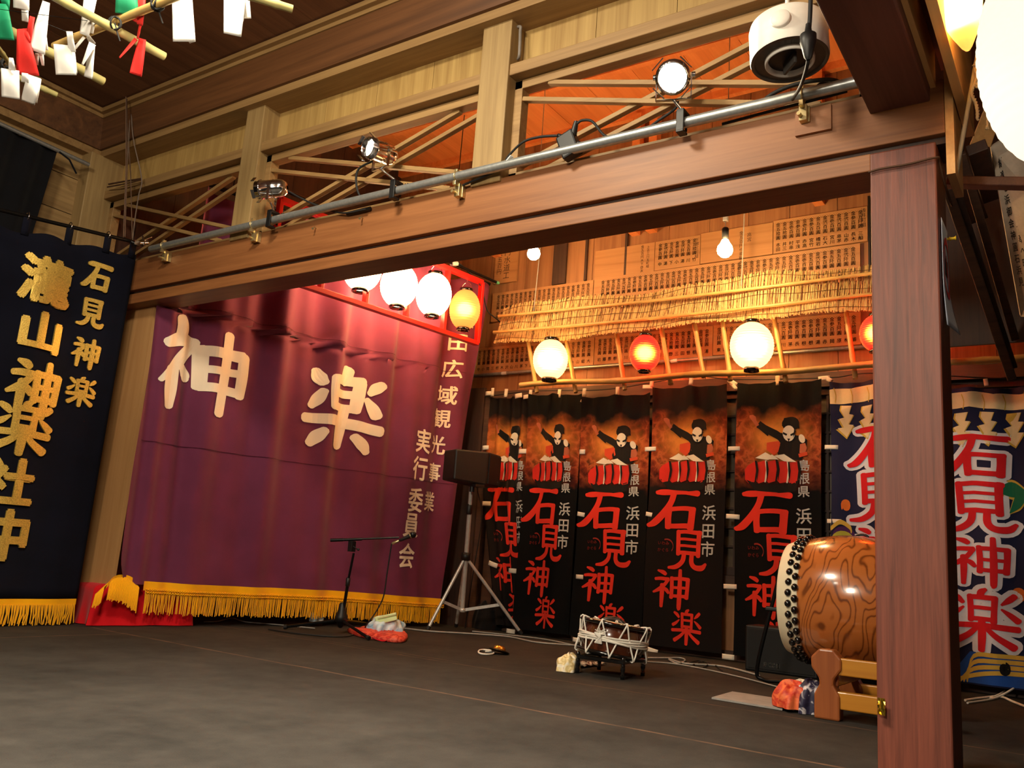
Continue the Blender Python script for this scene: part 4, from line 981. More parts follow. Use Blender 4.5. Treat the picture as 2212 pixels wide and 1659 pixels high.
# navy banners either side of the post
M['navyb'] = cloth('navy_banner_cloth', (24, 28, 62), .8, .12); M['bred'] = cloth('banner_red', (206, 26, 36)); M['bwhite'] = cloth('banner_white', (216, 214, 226)); M['bcream'] = cloth('banner_cream', (232, 206, 160)); M['bgold'] = cloth('banner_gold_line', (204, 168, 72)); M['bblue'] = cloth('banner_wave_blue', (30, 76, 160)); M['bgreen'] = cloth('banner_green', (22, 104, 74)); M['borange'] = cloth('banner_orange', (210, 108, 44)); M['bpurple'] = cloth('banner_purple', (70, 34, 92)); M['blime'] = cloth('banner_lime', (176, 172, 64))
NM = [M[k] for k in ('navyb', 'bred', 'bwhite', 'bcream', 'bgold', 'bblue', 'bgreen', 'borange', 'bpurple', 'blime')]+[M['jacket']]
def spiral(mb, fn, u, v, r, m, turns=2.6, w_=.011):
    stroke(mb, [(u+r*(k/22)*math.cos(k*turns*6.28/22), v+.31*r*(k/22)*math.sin(k*turns*6.28/22), w_*.75) for k in range(23)], fn, m, dens=2)
def draw_navy(mb, fn0):
    a = lambda u, v: fn0(u, v, .003); b = lambda u, v: fn0(u, v, .005); c = lambda u, v: fn0(u, v, .007)
    n = 40   # straw rope band with bulges
    mb.grid(lambda s, k: a(s, .925+.012*math.sin(s*3)+(.052+.006*abs(math.sin(s*13)))*(k-.15)), n, 2, 3)
    for k in range(6): stroke(mb, [(.05+k*.19, .975, .004), (.07+k*.19, .95, .004), (.06+k*.19, .925, .004)], b, 4, dens=2)
    for k in range(4):
        u0 = .13+k*.24; v0 = .915-.005*(k % 2)
        Zg = [(0, 0), (.11, 0), (.08, -.03), (.13, -.033), (.07, -.068), (.13, -.07), (.05, -.115), (-.05, -.085), (.02, -.08), (-.03, -.05), (.03, -.043), (-.01, -.018)]
        mb.poly([a(u0+p-.012, v0+q) for p, q in [(x*1.13+(-.004 if x < .03 else .004), y*1.06) for x, y in Zg]], 4); mb.poly([b(u0+p, v0+q) for p, q in Zg], 3)
    for ch, v, h_, u0, wd_ in (('石', .685, .145, .18, .66), ('見', .50, .17, .20, .66), ('神', .33, .15, .24, .56), ('楽', .12, .19, .20, .66)):
        put_brush(mb, ch, a, u0, v, wd_, h_, 2, extra=.075, dens=4); put_brush(mb, ch, c, u0, v, wd_, h_, 1, grow=.95, dens=4)
    spiral(mb, a, .16, .555, .05, 7); spiral(mb, a, .86, .30, .06, 7); ellipse(mb, a, .74, .235, .028, .028, 2)
    for k, (du, dv) in enumerate(((-.28, .012), (-.02, -.085), (.12, -.09), (-.17, -.06))):
        p0 = (.98, .63); p1 = (.98+du, .63+dv)
        stroke(mb, [(p0[0], p0[1], .012), ((p0[0]+p1[0])/2, (p0[1]+p1[1])/2+.012, .034), (p1[0], p1[1], .006)], a, 4); stroke(mb, [(p0[0], p0[1], .006), ((p0[0]+p1[0])/2, (p0[1]+p1[1])/2+.012, .026), (p1[0], p1[1], .003)], b, 6)
    mb.grid(lambda s, k: a(.42+.58*s-.22*(1-k)*(1-s), .005+.10*k), 20, 4, 5)
    for k in range(4): stroke(mb, [(.30+k*.03, .01+.0*k, .007), (.45, .03+.02*k, .007), (.66, .045+.018*k, .007), (.99, .05+.017*k, .007)], b, 4, dens=4)
    spiral(mb, c, .72, .06, .05, 10, 2.2)
    ellipse(mb, a, .14, .45, .12, .10, 8); ellipse(mb, b, .13, .425, .13, .13, 9); stroke(mb, [(.0, .47, .008), (.1, .495, .008), (.2, .48, .008), (.22, .465, .008)], b, 4)
    stroke(mb, [(.02, .38, .008), (.12, .395, .008), (.26, .385, .008), (.3, .365, .008)], b, 4)
yl = Yp(1795, 828); yr2 = Yp(2222, 1000)
banner('navy_banner', 'navy banner at the left edge of the post, above the large drum', yl, yl-.545, Zp(1795, 826), Zp(1890, 822), .05, fold_flat(.012, 1.0), C_, [], mats=NM, draw=draw_navy)
banner('navy_banner', 'navy banner right of the post with red brush characters and green bamboo leaves', yr2+.575, yr2, Zp(2100, 834), Zp(2100, 834)-.015, .05, fold_flat(.014, 2.0), C_, [(2130, 826, 9, 16, -6)], mats=NM, draw=draw_navy)
tag(MB().tube(smooth_path([X(1040, 858, XN+.02), X(1150, 845, XN+.02), X(1300, 842, XN+.02), X(1410, 826, XN+.02), X(1500, 812, XN+.02), X(1590, 820, XN+.02), X(1790, 816, XN+.02), X(1893, 806, XN+.02), X(2200, 820, XN+.02)]), .004, 6).build('banner_cord', M['rubber'], loc=X(1500, 812, XN)), 'black cord from which the row of banners hangs', 'cord')

# ------------------------------------------------------------------ microphone stand, microphone
mc = Z(737, 1369); dm = depth(mc)
t = thing('microphone_stand', 'black boom microphone stand before the curtain', 'stand', mc)
top = D(764, 1195, dm); hub = D(738, 1325, dm); bot = D(737, 1352, dm)
MB().tube([bot, lerp(hub, top, .55)], .011, 10).build('lower_tube', M['blackm'], t)
MB().tube([lerp(hub, top, .5), top], .008, 10).build('upper_tube', M['blackm'], t)
MB().lathe(lerp(hub, top, .52), [(.009, -.03), (.015, -.025), (.015, .025), (.009, .03)], (0, 0, 1), 14).build('height_clutch', M['black'], t)
MB().lathe(hub, [(.012, .07), (.022, .06), (.026, .02), (.042, -.02), (.044, -.05), (.03, -.055), (.014, -.09), (.0, -.095)], (0, 0, 1), 20).build('hub', M['black'], t)
for e in (Z(613, 1359), Z(797, 1384), Z(800, 1352)):
    e = e+Vector((0, 0, .014)); s = hub+(e-hub)*.06+Vector((0, 0, -.04))
    l_ = MB().tube([s, e], .010, 8).build('leg', M['blackm'], t)
    MB().tube([lerp(s, e, .94), e], .0145, 8).build('rubber_foot', M['rubber'], l_)
MB().box(D(760, 1180, dm), (.04, .035, .07)).tube([D(757, 1176, dm), D(773, 1187, dm-.03)], .005, 6).sphere(D(774, 1187, dm-.03), .009, 10, 6).build('boom_clutch', M['black'], t, bevel=.004)
MB().tube([D(714, 1167, dm), D(742, 1166, dm)], .0115, 10).tube([D(740, 1166, dm), D(862, 1161, dm)], .0065, 8).tube([D(742, 1166, dm), D(782, 1164.5, dm)], .010, 10).build('boom', M['blackm'], t)
mt = D(892, 1155, dm); mbk = D(862, 1168, dm)
t = thing('microphone', 'handheld black microphone clipped to the boom end', 'microphone', mt)
axm = (mt-mbk).normalized(); Lm = (mt-mbk).length
MB().lathe(mbk, [(.006, 0), (.0105, .01), (.012, Lm*.5), (.017, Lm*.82)], axm, 16).build('handle', M['black'], t)
MB().lathe(mbk, [(.0175, Lm*.80), (.0185, Lm*.84), (.0175, Lm*.88)], axm, 16).build('band', M['brass'], t)
MB().sphere(mt, .023, 16, 10).build('grille_head', mat('mesh_grille', (30, 30, 31), .4, .6, .3, 900), t)
MB().lathe(mbk, [(.007, -.05), (.009, -.045), (.009, -.005), (.007, 0)], axm, 12).build('connector', M['brass'], t)
cable('microphone_cable', 'thin black cable drooping from the microphone to the floor', [mbk-axm*.05, D(845, 1180, dm), D(836, 1240, dm), D(828, 1290, dm), D(810, 1325, dm), D(795, 1345, dm), Z(780, 1366)+Vector((0, 0, .008)), Z(740, 1378)+Vector((0, 0, .008)), Z(650, 1372)+Vector((0, 0, .008)), Z(580, 1362)+Vector((0, 0, .008))], .005)

# ------------------------------------------------------------------ speaker on tripod
sc_ = Z(1000, 1365); ds = depth(sc_)
t = thing('speaker_stand', 'silver tripod stand carrying the black speaker beside the curtain', 'stand', sc_)
MB().tube([D(998, 1320, ds), D(1014, 1110, ds)], .0175, 12).build('lower_pole', M['alu'], t)
MB().tube([D(1013, 1120, ds), D(1018, 1052, ds)], .0155, 12).build('upper_pole', M['alu'], t)
MB().lathe(D(1013.5, 1100, ds), [(.018, -.04), (.024, -.03), (.024, .03), (.018, .04)], (0, 0, 1), 14).build('pole_collar', M['black'], t)
cl_ = D(1006, 1202, ds)
MB().lathe(cl_, [(.019, -.03), (.036, -.028), (.036, .028), (.019, .03)], (0, 0, 1), 14).build('leg_collar', M['black'], t)
bk = D(999, 1318, ds)
MB().lathe(bk, [(.018, -.015), (.024, -.013), (.024, .013), (.018, .015)], (0, 0, 1), 14).build('brace_collar', M['alu'], t)
f1 = Z(923, 1365); f2 = sc_+(D(1112, 1334, depth(Z(1112, 1345)))-sc_)
f2 = Vector((5.68, 3.66, 0))
f3 = sc_+Vector((.20, .22, 0))
for f_ in (f1, f2, f3):
    a_ = cl_+(f_-cl_)*.05; e = f_+Vector((0, 0, .016))
    l_ = MB().tube([a_, e], .0125, 10).build('leg', M['alu'], t)
    MB().tube([lerp(a_, e, .95), e], .016, 10).build('rubber_foot', M['rubber'], l_)
    MB().bar(bk, lerp(a_, e, .60), .006, .022, (0, 0, 1)).build('brace', M['alu'], t)
spc = D(1022, 1013, ds)
t = thing('speaker', 'black loudspeaker box on top of the silver tripod', 'speaker', spc)
ang = math.radians(25)
dz = Vector((0, 0, 1)); fx = Vector((-.05, -1, 0)).normalized()       # front faces the hall side
sx_ = Vector((1, -.05, 0)).normalized()
def spk(a, b, c): return spc+sx_*a+fx*b+dz*(c+.03*a)
hw, hd, hh = .25, .15, .125
pr = [(-hw, hd*.2, -hh*.8), (-hw*.05, hd, -hh), (hw, hd*.45, -hh), (hw*.8, -hd, -hh), (-hw*.7, -hd, -hh*.8)]
bt = [spk(*p) for p in pr]; tp_ = [spk(p[0], p[1], hh) for p in pr]
mb = MB(); mb.add(bt+tp_, [(0, 1, 2, 3, 4)[::-1], (5, 6, 7, 8, 9)]+[(i, (i+1) % 5, 5+(i+1) % 5, 5+i) for i in range(5)])
mb.build('cabinet', M['black'], t, bevel=.012)
gq = [lerp(bt[1], bt[2], .06), lerp(bt[1], bt[2], .94), lerp(tp_[1], tp_[2], .94), lerp(tp_[1], tp_[2], .06)]
gn = (gq[1]-gq[0]).cross(gq[3]-gq[0]).normalized(); gn = gn if gn.dot(CAM-spc) > 0 else -gn
gq = [lerp(lerp(gq[0], gq[3], .06), lerp(gq[1], gq[2], .06), s) for s in (0, 1)]+[lerp(lerp(gq[0], gq[3], .94), lerp(gq[1], gq[2], .94), s) for s in (1, 0)]
MB().prism([p+gn*.001 for p in gq], gn*.006).build('grille', mat('speaker_grille', (16, 16, 17), .6, .3, .3, 700), t)
b0 = lerp(gq[0], gq[1], .78); MB().bar(lerp(b0, gq[2], .12)+gn*.008, lerp(lerp(gq[0], gq[1], .93), gq[2], .1)+gn*.008, .008, .002, tuple(gn)).build('badge', M['chrome'], t)
MB().tube([spk(-.03, .03, -hh), spk(-.03, .03, -hh-.05)], .02, 12).bar(spk(-.1, .10, -hh-.005), spk(-.02, .12, -hh-.005), .05, .02).build('mounting_socket', M['black'], t)
cable('speaker_cable', 'black cable hanging down behind the tripod', [spk(.12, -.05, -hh), D(1040, 1120, ds+.1), D(1020, 1250, ds+.15), Z(1010, 1362)+Vector((.1, .1, .006))], .004)

# ------------------------------------------------------------------ rope-tied drum on its low stand
dc = Vector((4.20, 2.18, 0)); dd_ = depth(Z(1318, 1450)); dc = Z(1318, 1457)
kd = dd_/F
dax = Vector((.02, .05, 1)).normalized(); dax = (Vector((0, 0, 1))+_r*.12+_f*.03).normalized()
t = thing('drum_stand', 'low black stand with turned legs under the rope-tied drum', 'stand', dc)
RD = 74*kd
ctr = dc+Vector((0, 0, .115))
cs = []
for g in (35, 125, 215, 305):
    a = math.radians(g+12); d = Vector((math.cos(a), math.sin(a), 0)); p = dc+d*RD*.98; cs.append(p)
    MB().lathe(p, [(0, 0), (.011, 0), (.012, .02), (.009, .03), (.013, .045), (.012, .07), (.008, .08), (.013, .095), (.011, .105), (.005, .112), (0, .113)], (0, 0, 1), 12).build('leg', M['blacklac'], t)
for i in range(4):
    p, q = cs[i], cs[(i+1) % 4]
    MB().bar(p+Vector((0, 0, .085)), q+Vector((0, 0, .085)), .022, .02).build('rail', M['blacklac'], t, bevel=.003)
t = thing('rope_tied_drum', 'small brown lacquered drum laced with white rope on the floor stand', 'drum', ctr)
c0 = dc+Vector((0, 0, .118)); HD = .132
c1 = c0+dax*HD
MB().lathe(c0, [(RD*.84, 0), (RD*.91, HD*.25), (RD*.93, HD*.5), (RD*.91, HD*.75), (RD*.84, HD)], dax, 40).build('body', M['lacq'], t)
for o, s in ((c0, -1), (c1, 1)):
    MB().lathe(o, [(RD*.72, 0), (RD*.98, 0), (RD*1.02, .006), (RD*1.02, .014), (RD*.98, .02), (RD*.78, .02)], dax*s, 40).build('hoop', M['blacklac'], t)
    MB().lathe(o, [(RD*.98, .018), (RD*.6, .02), (0, .02)], dax*s, 40).build('skin', M['skin'], t)
e1 = dax.orthogonal().normalized(); e2 = dax.cross(e1); NR = 9
mb = MB()
for k in range(NR*2):
    a = math.pi*k/NR; b = math.pi*(k+1)/NR
    pa = (c1+dax*.02 if k % 2 else c0-dax*.02)+(e1*math.cos(a)+e2*math.sin(a))*RD*1.0
    pb = (c0-dax*.02 if k % 2 else c1+dax*.02)+(e1*math.cos(b)+e2*math.sin(b))*RD*1.0
    w_ = (e1*math.cos((a+b)/2)+e2*math.sin((a+b)/2))*RD*.05
    mb.tube(smooth_path([pa-w_*3, pa+w_*.6, lerp(pa, pb, .5)-w_*.4, pb+w_*.6, pb-w_*3], 3), .0045, 6)
mb.build('lacing_rope', M['rope'], t)
mb = MB()
for k in range(4):
    z = c0+dax*(HD*.46+k*.0085-.01)
    mb.tube([z+dax*.004*math.sin(g*3+k)+(e1*math.cos(g)+e2*math.sin(g))*(RD*.975+.003*math.sin(g*5+k*2)) for g in [2*math.pi*j/48 for j in range(49)]], .0056, 6)
fr_ = (CAM-c0); fr_ = (fr_-dax*fr_.dot(dax)).normalized(); sd = dax.cross(fr_)
kn = c0+dax*HD*.5+(fr_*.93-sd*.37)*RD*.99
for g in range(5): mb.tube([kn+dax*.02+sd*(.012*g-.03), kn+fr_*.012+dax*(.0+.004*g), kn-dax*.03+sd*(.008*g-.02)], .006, 6)
for g in range(7): mb.tube([kn+dax*.02, kn+dax*(.035+.006*(g % 3))+sd*(.01*g-.03)+fr_*.01], .003, 5)
mb.build('waist_rope', M['rope'], t)
ft_ = c1+dax*.02
t = thing('flute_case', 'dark curved wooden piece lying on the drum top', 'case', ft_)
MB().tube(smooth_path([D(1295, 1350, dd_+.12), D(1308, 1339, dd_+.12), D(1330, 1338, dd_+.12), D(1350, 1350, dd_+.1)]), [.012]+[.016]*17+[.012], 10).build('body', mat('dark_brown_piece', (62, 48, 40), .4), t)
MB().tube(smooth_path([D(1310, 1338, dd_+.12), D(1335, 1334, dd_+.1), D(1352, 1352, dd_+.08)]), .002, 5).build('wire', M['blackm'], t)

def heap(name, label, cat, c, sx, sy, h, m, seed=1, ang=0.0, parent=None, amp=.35, part='bag_body', n=28):
    r_ = random.Random(seed); ph = [r_.uniform(0, 6.28) for _ in range(8)]
    mb = MB(); c = Vector(c); R = Matrix.Rotation(ang, 3, 'Z')
    def fn(u, v):
        a = 2*math.pi*u; e = 1-v
        rad = math.cos(v*math.pi/2)**.55*(1+amp*.4*math.sin(3*a+ph[0])*v+amp*.25*math.sin(5*a+ph[1]+v*3)+amp*.18*math.sin(9*a+ph[2]-v*5))
        z = h*math.sin(v*math.pi/2)**.8*(1+amp*.35*math.sin(2*a+ph[3]))+h*.06*math.sin(7*a+ph[4]+v*9)*v
        return c+R @ Vector((sx*rad*math.cos(a), sy*rad*math.sin(a), max(.002, z)))
    mb.grid(fn, n*2, n)
    if parent: return mb.build(part, m, parent)
    t = thing(name, label, cat, c); mb.build(part, m, t); return t
def streak(name, cols, sc=(20, 20, 20), dist=2.0):
    m, t_, b = nt(name); n = noise(t_, coords(t_, sc), 1, 3, .5, dist)
    st = [(.25+.5*i/(len(cols)-1), lin(c)) for i, c in enumerate(cols)]
    t_.links.new(ramp(t_, n, st), b.inputs['Base Color']); b.inputs['Roughness'].default_value = .6; return m
bc = Z(1240, 1457)
heap('brocade_bag', 'small gold and white brocade bundle beside the drum stand', 'bundle', Z(1228, 1450)+Vector((0, 0, 0)), .075, .06, .085, streak('gold_brocade', [(120, 84, 40), (240, 214, 150), (250, 244, 226), (214, 150, 60)], (14, 14, 14)), 4)
t = thing('brocade_strip', 'narrow red and silver brocade cloth lying under the drum stand', 'cloth', Z(1285, 1442))
MB().grid(lambda u, v: lerp(Z(1243, 1442), Z(1308, 1437), u)+Vector((.05*(v-.5)*(1-.7*u), .09*(v-.5)*(1-.7*u), .012+.02*math.sin(v*3.1)*(1-u)+.004*math.sin(u*30))), 20, 6).build('cloth', streak('red_silver', [(150, 36, 28), (60, 50, 44), (200, 190, 170), (120, 30, 24)], (20, 20, 20)), t, solid=.004)

# hand cymbal with cord
cc = Z(1077, 1413)+Vector((0, 0, .0)); k = px(1, cc)
t = thing('hand_cymbal', 'brass hand cymbal with dark brim and white cord on the floor', 'cymbal', cc)
cax = Vector((.25, -.05, 1)).normalized(); cx = cc+Vector((0, 0, .016))
MB().lathe(cx, [(.0, .035), (.02, .034), (.034, .026), (.040, .014), (.042, .010)], cax, 28).build('dome', mat('cymbal_brass', (206, 160, 70), .25, .9), t)
MB().lathe(cx, [(.040, .011), (.062, .006), (.066, .002), (.064, 0), (.04, .006)], cax, 32).build('brim', mat('dark_brass', (48, 40, 26), .35, .8), t)
lp = [Z(1062, 1408), Z(1042, 1406), Z(1034, 1409), Z(1036, 1414), Z(1050, 1416), Z(1064, 1415), Z(1066, 1411), Z(1048, 1410)]
MB().tube(smooth_path([p+Vector((0, 0, .007)) for p in lp]), .0055, 6).build('cord', M['rope'], t)

# bags beside the microphone stand
rb_ = Z(815, 1378)
t = thing('red_bag', 'flattened red fabric bag lying under the pale bag', 'bag', rb_)
mb = MB()
P_ = [Z(752, 1367), Z(800, 1364), Z(862, 1371), Z(878, 1378), Z(868, 1389), Z(820, 1385), Z(775, 1376)]
cen = sum(P_, Vector())/len(P_); ring = smooth_path(P_+[P_[0]], 5)
for a, (s, z) in enumerate(((1, .004), (1.02, .018), (.9, .034), (.5, .042), (.0, .044))): pass
prf = ((1, .003), (1.03, .018), (.92, .036), (.55, .044), (.02, .045))
n = len(ring); mb.add([cen+(p-cen)*s+Vector((0, 0, z+.006*math.sin(i*1.7+j)*(j > 0))) for j, (s, z) in enumerate(prf) for i, p in enumerate(ring)], [(j*n+i, j*n+(i+1) % n, (j+1)*n+(i+1) % n, (j+1)*n+i) for j in range(4) for i in range(n)], 0, True)
mb.build('bag_body', streak('red_bag_cloth', [(206, 44, 34), (176, 34, 26), (226, 96, 70), (196, 40, 32)], (12, 12, 12)), t)
MB().tube(smooth_path([Z(798, 1380)+Vector((0, 0, .02)), Z(815, 1386)+Vector((0, 0, .012)), Z(835, 1387)+Vector((0, 0, .012)), Z(848, 1377)+Vector((0, 0, .05))]), .005, 6).build('handle', M['red'], t)
wb_ = Z(833, 1374)+Vector((0, 0, .035))
t = heap('pale_bag', 'crumpled pale blue and white plastic bag on the red bag', 'bag', wb_, .13, .10, .085, streak('pale_bag_film', [(120, 176, 220), (190, 220, 236), (226, 236, 240), (150, 196, 226), (236, 196, 190)], (9, 9, 9), 1.0), 9, amp=.5)
t = thing('folded_towel', 'folded pale green towel laid on top of the pale bag', 'towel', wb_+Vector((0, 0, .11)))
dt = depth(wb_)-.07; gp = [D(808, 1333, dt), D(856, 1325, dt), D(858, 1339, dt-.03), D(826, 1347, dt-.03), D(812, 1345, dt-.02)]
MB().prism(gp, ray(830, 1335)*.12, 0).build('fold', cloth('pale_green_towel', (206, 222, 164)), t, bevel=.008)
MB().tube([D(816, 1335, dt-.01), D(856, 1326, dt-.01)], .010, 8).build('rolled_edge', cloth('pale_green_towel', (206, 222, 164)), t)
# clear container behind the fringe
jc = Z(682, 1352); jk = depth(jc)
t = thing('clear_bottle', 'clear plastic bottle standing at the fringe behind the microphone stand', 'bottle', jc)
gm, gt, gb = nt('clear_plastic'); gb.inputs['Transmission Weight'].default_value = 1; gb.inputs['Roughness'].default_value = .08; gb.inputs['IOR'].default_value = 1.2
MB().lathe(jc, [(.0, .004), (.045, .004), (.05, .02), (.05, .11), (.046, .13), (.03, .145), (.03, .16)], (0, 0, 1), 24).build('body', gm, t)
MB().lathe(jc, [(.051, .03), (.051, .09)], (0, 0, 1), 24).build('wrap', mat('pale_wrap', (190, 210, 220), .4), t)
# duffel bag by the speaker stand
db_ = Z(1058, 1358)
t = heap('duffel_bag', 'black duffel bag on the floor behind the tripod', 'bag', db_, .20, .13, .20, M['blackcloth'], 21, .3, amp=.22)
MB().tube(smooth_path([db_+Vector((-.10, -.1, .15)), db_+Vector((-.04, -.12, .25)), db_+Vector((.05, -.1, .25)), db_+Vector((.10, -.06, .16))]), .010, 6).build('strap', M['rubber'], t)
# poster low in the window by the speaker
pp = X(1052, 1130, XW-.03)
t = thing('blue_poster', 'dark blue poster with a teal half circle behind the first banner', 'poster', pp)
MB().box(pp, (.004, .26, .52)).build('sheet', mat('poster_blue', (44, 58, 84), .5), t)
MB().poly([pp+Vector((-.004, .03+.075*math.cos(g), .02+.085*math.sin(g))) for g in [math.pi*k/14 for k in range(15)]]).build('half_circle', mat('poster_teal', (58, 178, 178), .5), t)

# ------------------------------------------------------------------ large barrel drum on wooden stand
hc = D(1713, 1290, 4.28); kk = 4.28/F; RH = 114*kk
tax = Vector((.02, -1, 0)).normalized()           # from the visible head toward the hidden end
zc_ = hc.z
t = thing('barrel_drum', 'large honey-brown barrel drum with studded head half behind the post', 'drum', hc)
def keyaki():
    m, t_, b = nt('keyaki_wood'); v = coords(t_, (.8, 2.1, .8), loc=(.3, .2, .1))
    n = noise(t_, v, 2.0, 2.5, .45, .2)
    wv = t_.nodes.new('ShaderNodeMath'); wv.operation = 'SINE'; t_.links.new(math_n(t_, 'MULTIPLY', n, 150), wv.inputs[0])
    fine = noise(t_, coords(t_, (60, 8, 60)), 1, 3)
    k = math_n(t_, 'ADD', math_n(t_, 'POWER', math_n(t_, 'ADD', math_n(t_, 'MULTIPLY', wv.outputs[0], .5), .5), 5), math_n(t_, 'MULTIPLY', math_n(t_, 'SUBTRACT', fine, .5), .5))
    t_.links.new(ramp(t_, k, [(.05, lin((182, 104, 48))), (.5, lin((158, 86, 36))), (.95, lin((116, 60, 25)))]), b.inputs['Base Color'])
    b.inputs['Roughness'].default_value = .22; b.inputs['Coat Weight'].default_value = .7; b.inputs['Coat Roughness'].default_value = .1; return m
LB = .56
prof = [(RH*(1+.20*math.sin(math.pi*k/24)), LB*k/24) for k in range(25)]
MB().lathe(hc, prof, tax, 64).build('barrel', keyaki(), t)
MB().lathe(hc, [(0, -.012), (RH*.93, -.012), (RH*1.0, -.008), (RH*1.02, .004)]+[(RH*(1+.20*math.sin(math.pi*h/LB))+.006, h) for h in (.03, .06, .09)]+[(RH*(1+.20*math.sin(math.pi*.094/LB)), .094)], tax, 64).build('head_skin', M['skin'], t)
MB().lathe(hc+tax*LB, [(0, .012), (RH*.97, .012), (RH*1.015, 0), (RH*1.03, -.08)], tax, 48).build('head_skin', M['skin'], t)
nd = MB(); ea = tax.orthogonal().normalized(); eb = tax.cross(ea)
for row in range(2):
    for k in range(36):
        a = 2*math.pi*(k+.5*row)/36; d = ea*math.cos(a)+eb*math.sin(a)
        nd.sphere(hc+tax*(.052+row*.032)+d*(RH*(1+.20*math.sin(math.pi*(.052+row*.032)/LB))+.008), .0175, 8, 6)
nd.build('studs', M['blacklac'], t)
# carrying ring near the top
rp = D(1862, 1162, 4.25)
MB().tube([rp+Vector((.0, .03*math.cos(g), .016*math.sin(g))) for g in [2*math.pi*k/14 for k in range(15)]], .006, 6).build('ring_handle', M['blackm'], t)
t = thing('barrel_drum_stand', 'wooden cradle stand with honey rails under the barrel drum', 'stand', Z(1790, 1540))
# two shaped end supports and two pairs of rails
sc0 = Z(1789, 1553); sy = sc0.y
bz = .30*at(1789, 1402, 0, sc0.x).z/.345
for dy in (0, -.30):
    for dxs in ((0, .42) if True else (0,)):
        p0 = Vector((sc0.x+dxs, sy+dy, 0))
        sh = [(-.055, 0), (.05, 0), (.05, .12), (.028, .17), (.03, .20), (.062, .25), (.064, .30), (.03, .345), (-.03, .345), (-.062, .30), (-.062, .25), (-.032, .2), (-.03, .17), (-.055, .12)]
        s3 = bz/.30
        MB().prism([p0+Vector((-.035, a, b*s3)) for a, b in sh], (.07, 0, 0)).build('leg', M['standw'], t, bevel=.008)
for dxs in (0, .42):
    for zz, hh_ in ((.10, .07), (.265, .07)):
        z_ = zz*(bz/.30)
        MB().b6(sc0.x+dxs-.024, sc0.x+dxs+.024, sy-.38, sy+.02, z_-hh_/2, z_+hh_/2).build('rail', M['honey'], t, bevel=.005)
for dy in (-.02, -.28):
    z_ = .2*(bz/.30); MB().b6(sc0.x, sc0.x+.42, sy+dy-.022, sy+dy+.022, z_-.03, z_+.03).build('crosspiece', M['standw'], t, bevel=.005)
# folding chair behind the drum
chd = 4.75
def C_at(x, y): return D(x, y, chd)
fbl = Z(1640, 1474); chd = depth(fbl)
t = thing('folding_chair', 'black tube folding chair with grey back behind the barrel drum', 'chair', fbl)
rear = ray(1700, 1440)*.0+Vector((.36, -.02, 0)).normalized()*.0
S_ = Vector((.0, -.40, 0))                            # chair width, along the wall
tl = D(1690, 1205, chd); 
for i, w_ in enumerate((Vector((0, 0, 0)), Vector((.30, -.25, 0)))):
    a_ = D(1694, 1205, chd)+w_; b_ = D(1672, 1290, chd)+w_; c_ = D(1636, 1440, chd)+w_; d_ = Vector((c_.x+.01, c_.y-.03, .02)); e_ = d_+Vector((.12, -.34, 0))
    e_.z = .012
    MB().tube(smooth_path([a_, b_, c_, d_, lerp(d_, e_, .3), e_], 6), .011, 10).build('side_frame', M['blackm'], t)
s0, s1 = D(1652, 1310, chd), D(1652, 1310, chd)+Vector((.30, -.25, 0))
MB().prism([s0+Vector((0, .0, 0)), s1, s1+Vector((.02, -.30, 0)), s0+Vector((.02, -.34, 0))], (0, 0, -.022)).build('seat', M['black'], t, bevel=.006)
k0 = D(1681, 1212, chd); MB().grid(lambda u, v: k0+Vector((.02, -.03, 0))+Vector((.30, -.25, 0))*u+Vector((-.03*math.sin(u*3.14), -.03*math.sin(u*3.14)-.05*v, .10*v)), 12, 6).build('backrest', mat('grey_vinyl', (112, 108, 92), .4), t, solid=.012)
p, q = D(1640, 1478, chd), D(1780, 1497, chd)
# small black speaker on the floor behind
lp0 = X(1646, 1440, 5.38); bs = Vector((5.4, lp0.y, 0))
t = thing('floor_speaker', 'black floor speaker with a white wordmark behind the folding chair', 'speaker', bs)
o_ = bs+Vector((.14, -.10, 0))
MB().b6(o_.x-.12, o_.x+.12, o_.y-.22, o_.y+.22, 0, .27).build('cabinet', M['black'], t, bevel=.01)
MB().b6(o_.x-.127, o_.x-.121, o_.y-.20, o_.y+.20, .02, .25).build('grille', mat('speaker_grille', (16, 16, 17), .6, .3, .3, 700), t)
tx = MB()
for i, c in enumerate('BOSE'): put_glyph(tx, c, lambda u, v: Vector((o_.x-.129, u, v)), lp0.y-i*.026, lp0.z-.003, -.036, .034, 0, .02, 2)
tx.build('wordmark', M['whitep'], t)

# orange carved cloth bundle, navy bundle, grey board
t = thing('grey_board', 'thin grey board lying flat on the carpet before the folding chair', 'board', Z(1610, 1512))
gp = [Z(1537, 1511), Z(1582, 1498), Z(1700, 1516), Z(1690, 1536)]
MB().prism([p+Vector((0, 0, .002)) for p in gp], (0, 0, .008)).build('panel', mat('brushed_grey', (150, 146, 140), .5, 0, .15, 20), t)
oc = Z(1708, 1536)
heap('orange_bundle', 'orange patterned cloth bundle lying on the grey board', 'bundle', oc+Vector((.03, -.0, .012)), .085, .075, .10, streak('orange_pattern', [(216, 92, 40), (236, 116, 64), (190, 44, 30), (226, 104, 56), (240, 160, 130)], (16, 16, 16), .6), 13, amp=.4)
heap('navy_bundle', 'navy and white patterned cloth bundle against the drum stand', 'bundle', Z(1742, 1541)+Vector((.05, .0, 0)), .09, .075, .12, streak('navy_pattern', [(34, 34, 66), (26, 26, 52), (44, 40, 70), (220, 216, 220), (40, 38, 70)], (10, 26, 18), 1.5), 17, amp=.45)
heap('cream_knot', 'small cream cloth knot on top of the orange bundle', 'cloth', Z(1716, 1530)+Vector((.04, -.02, .085)), .03, .03, .035, M['cream'], 3, amp=.4)
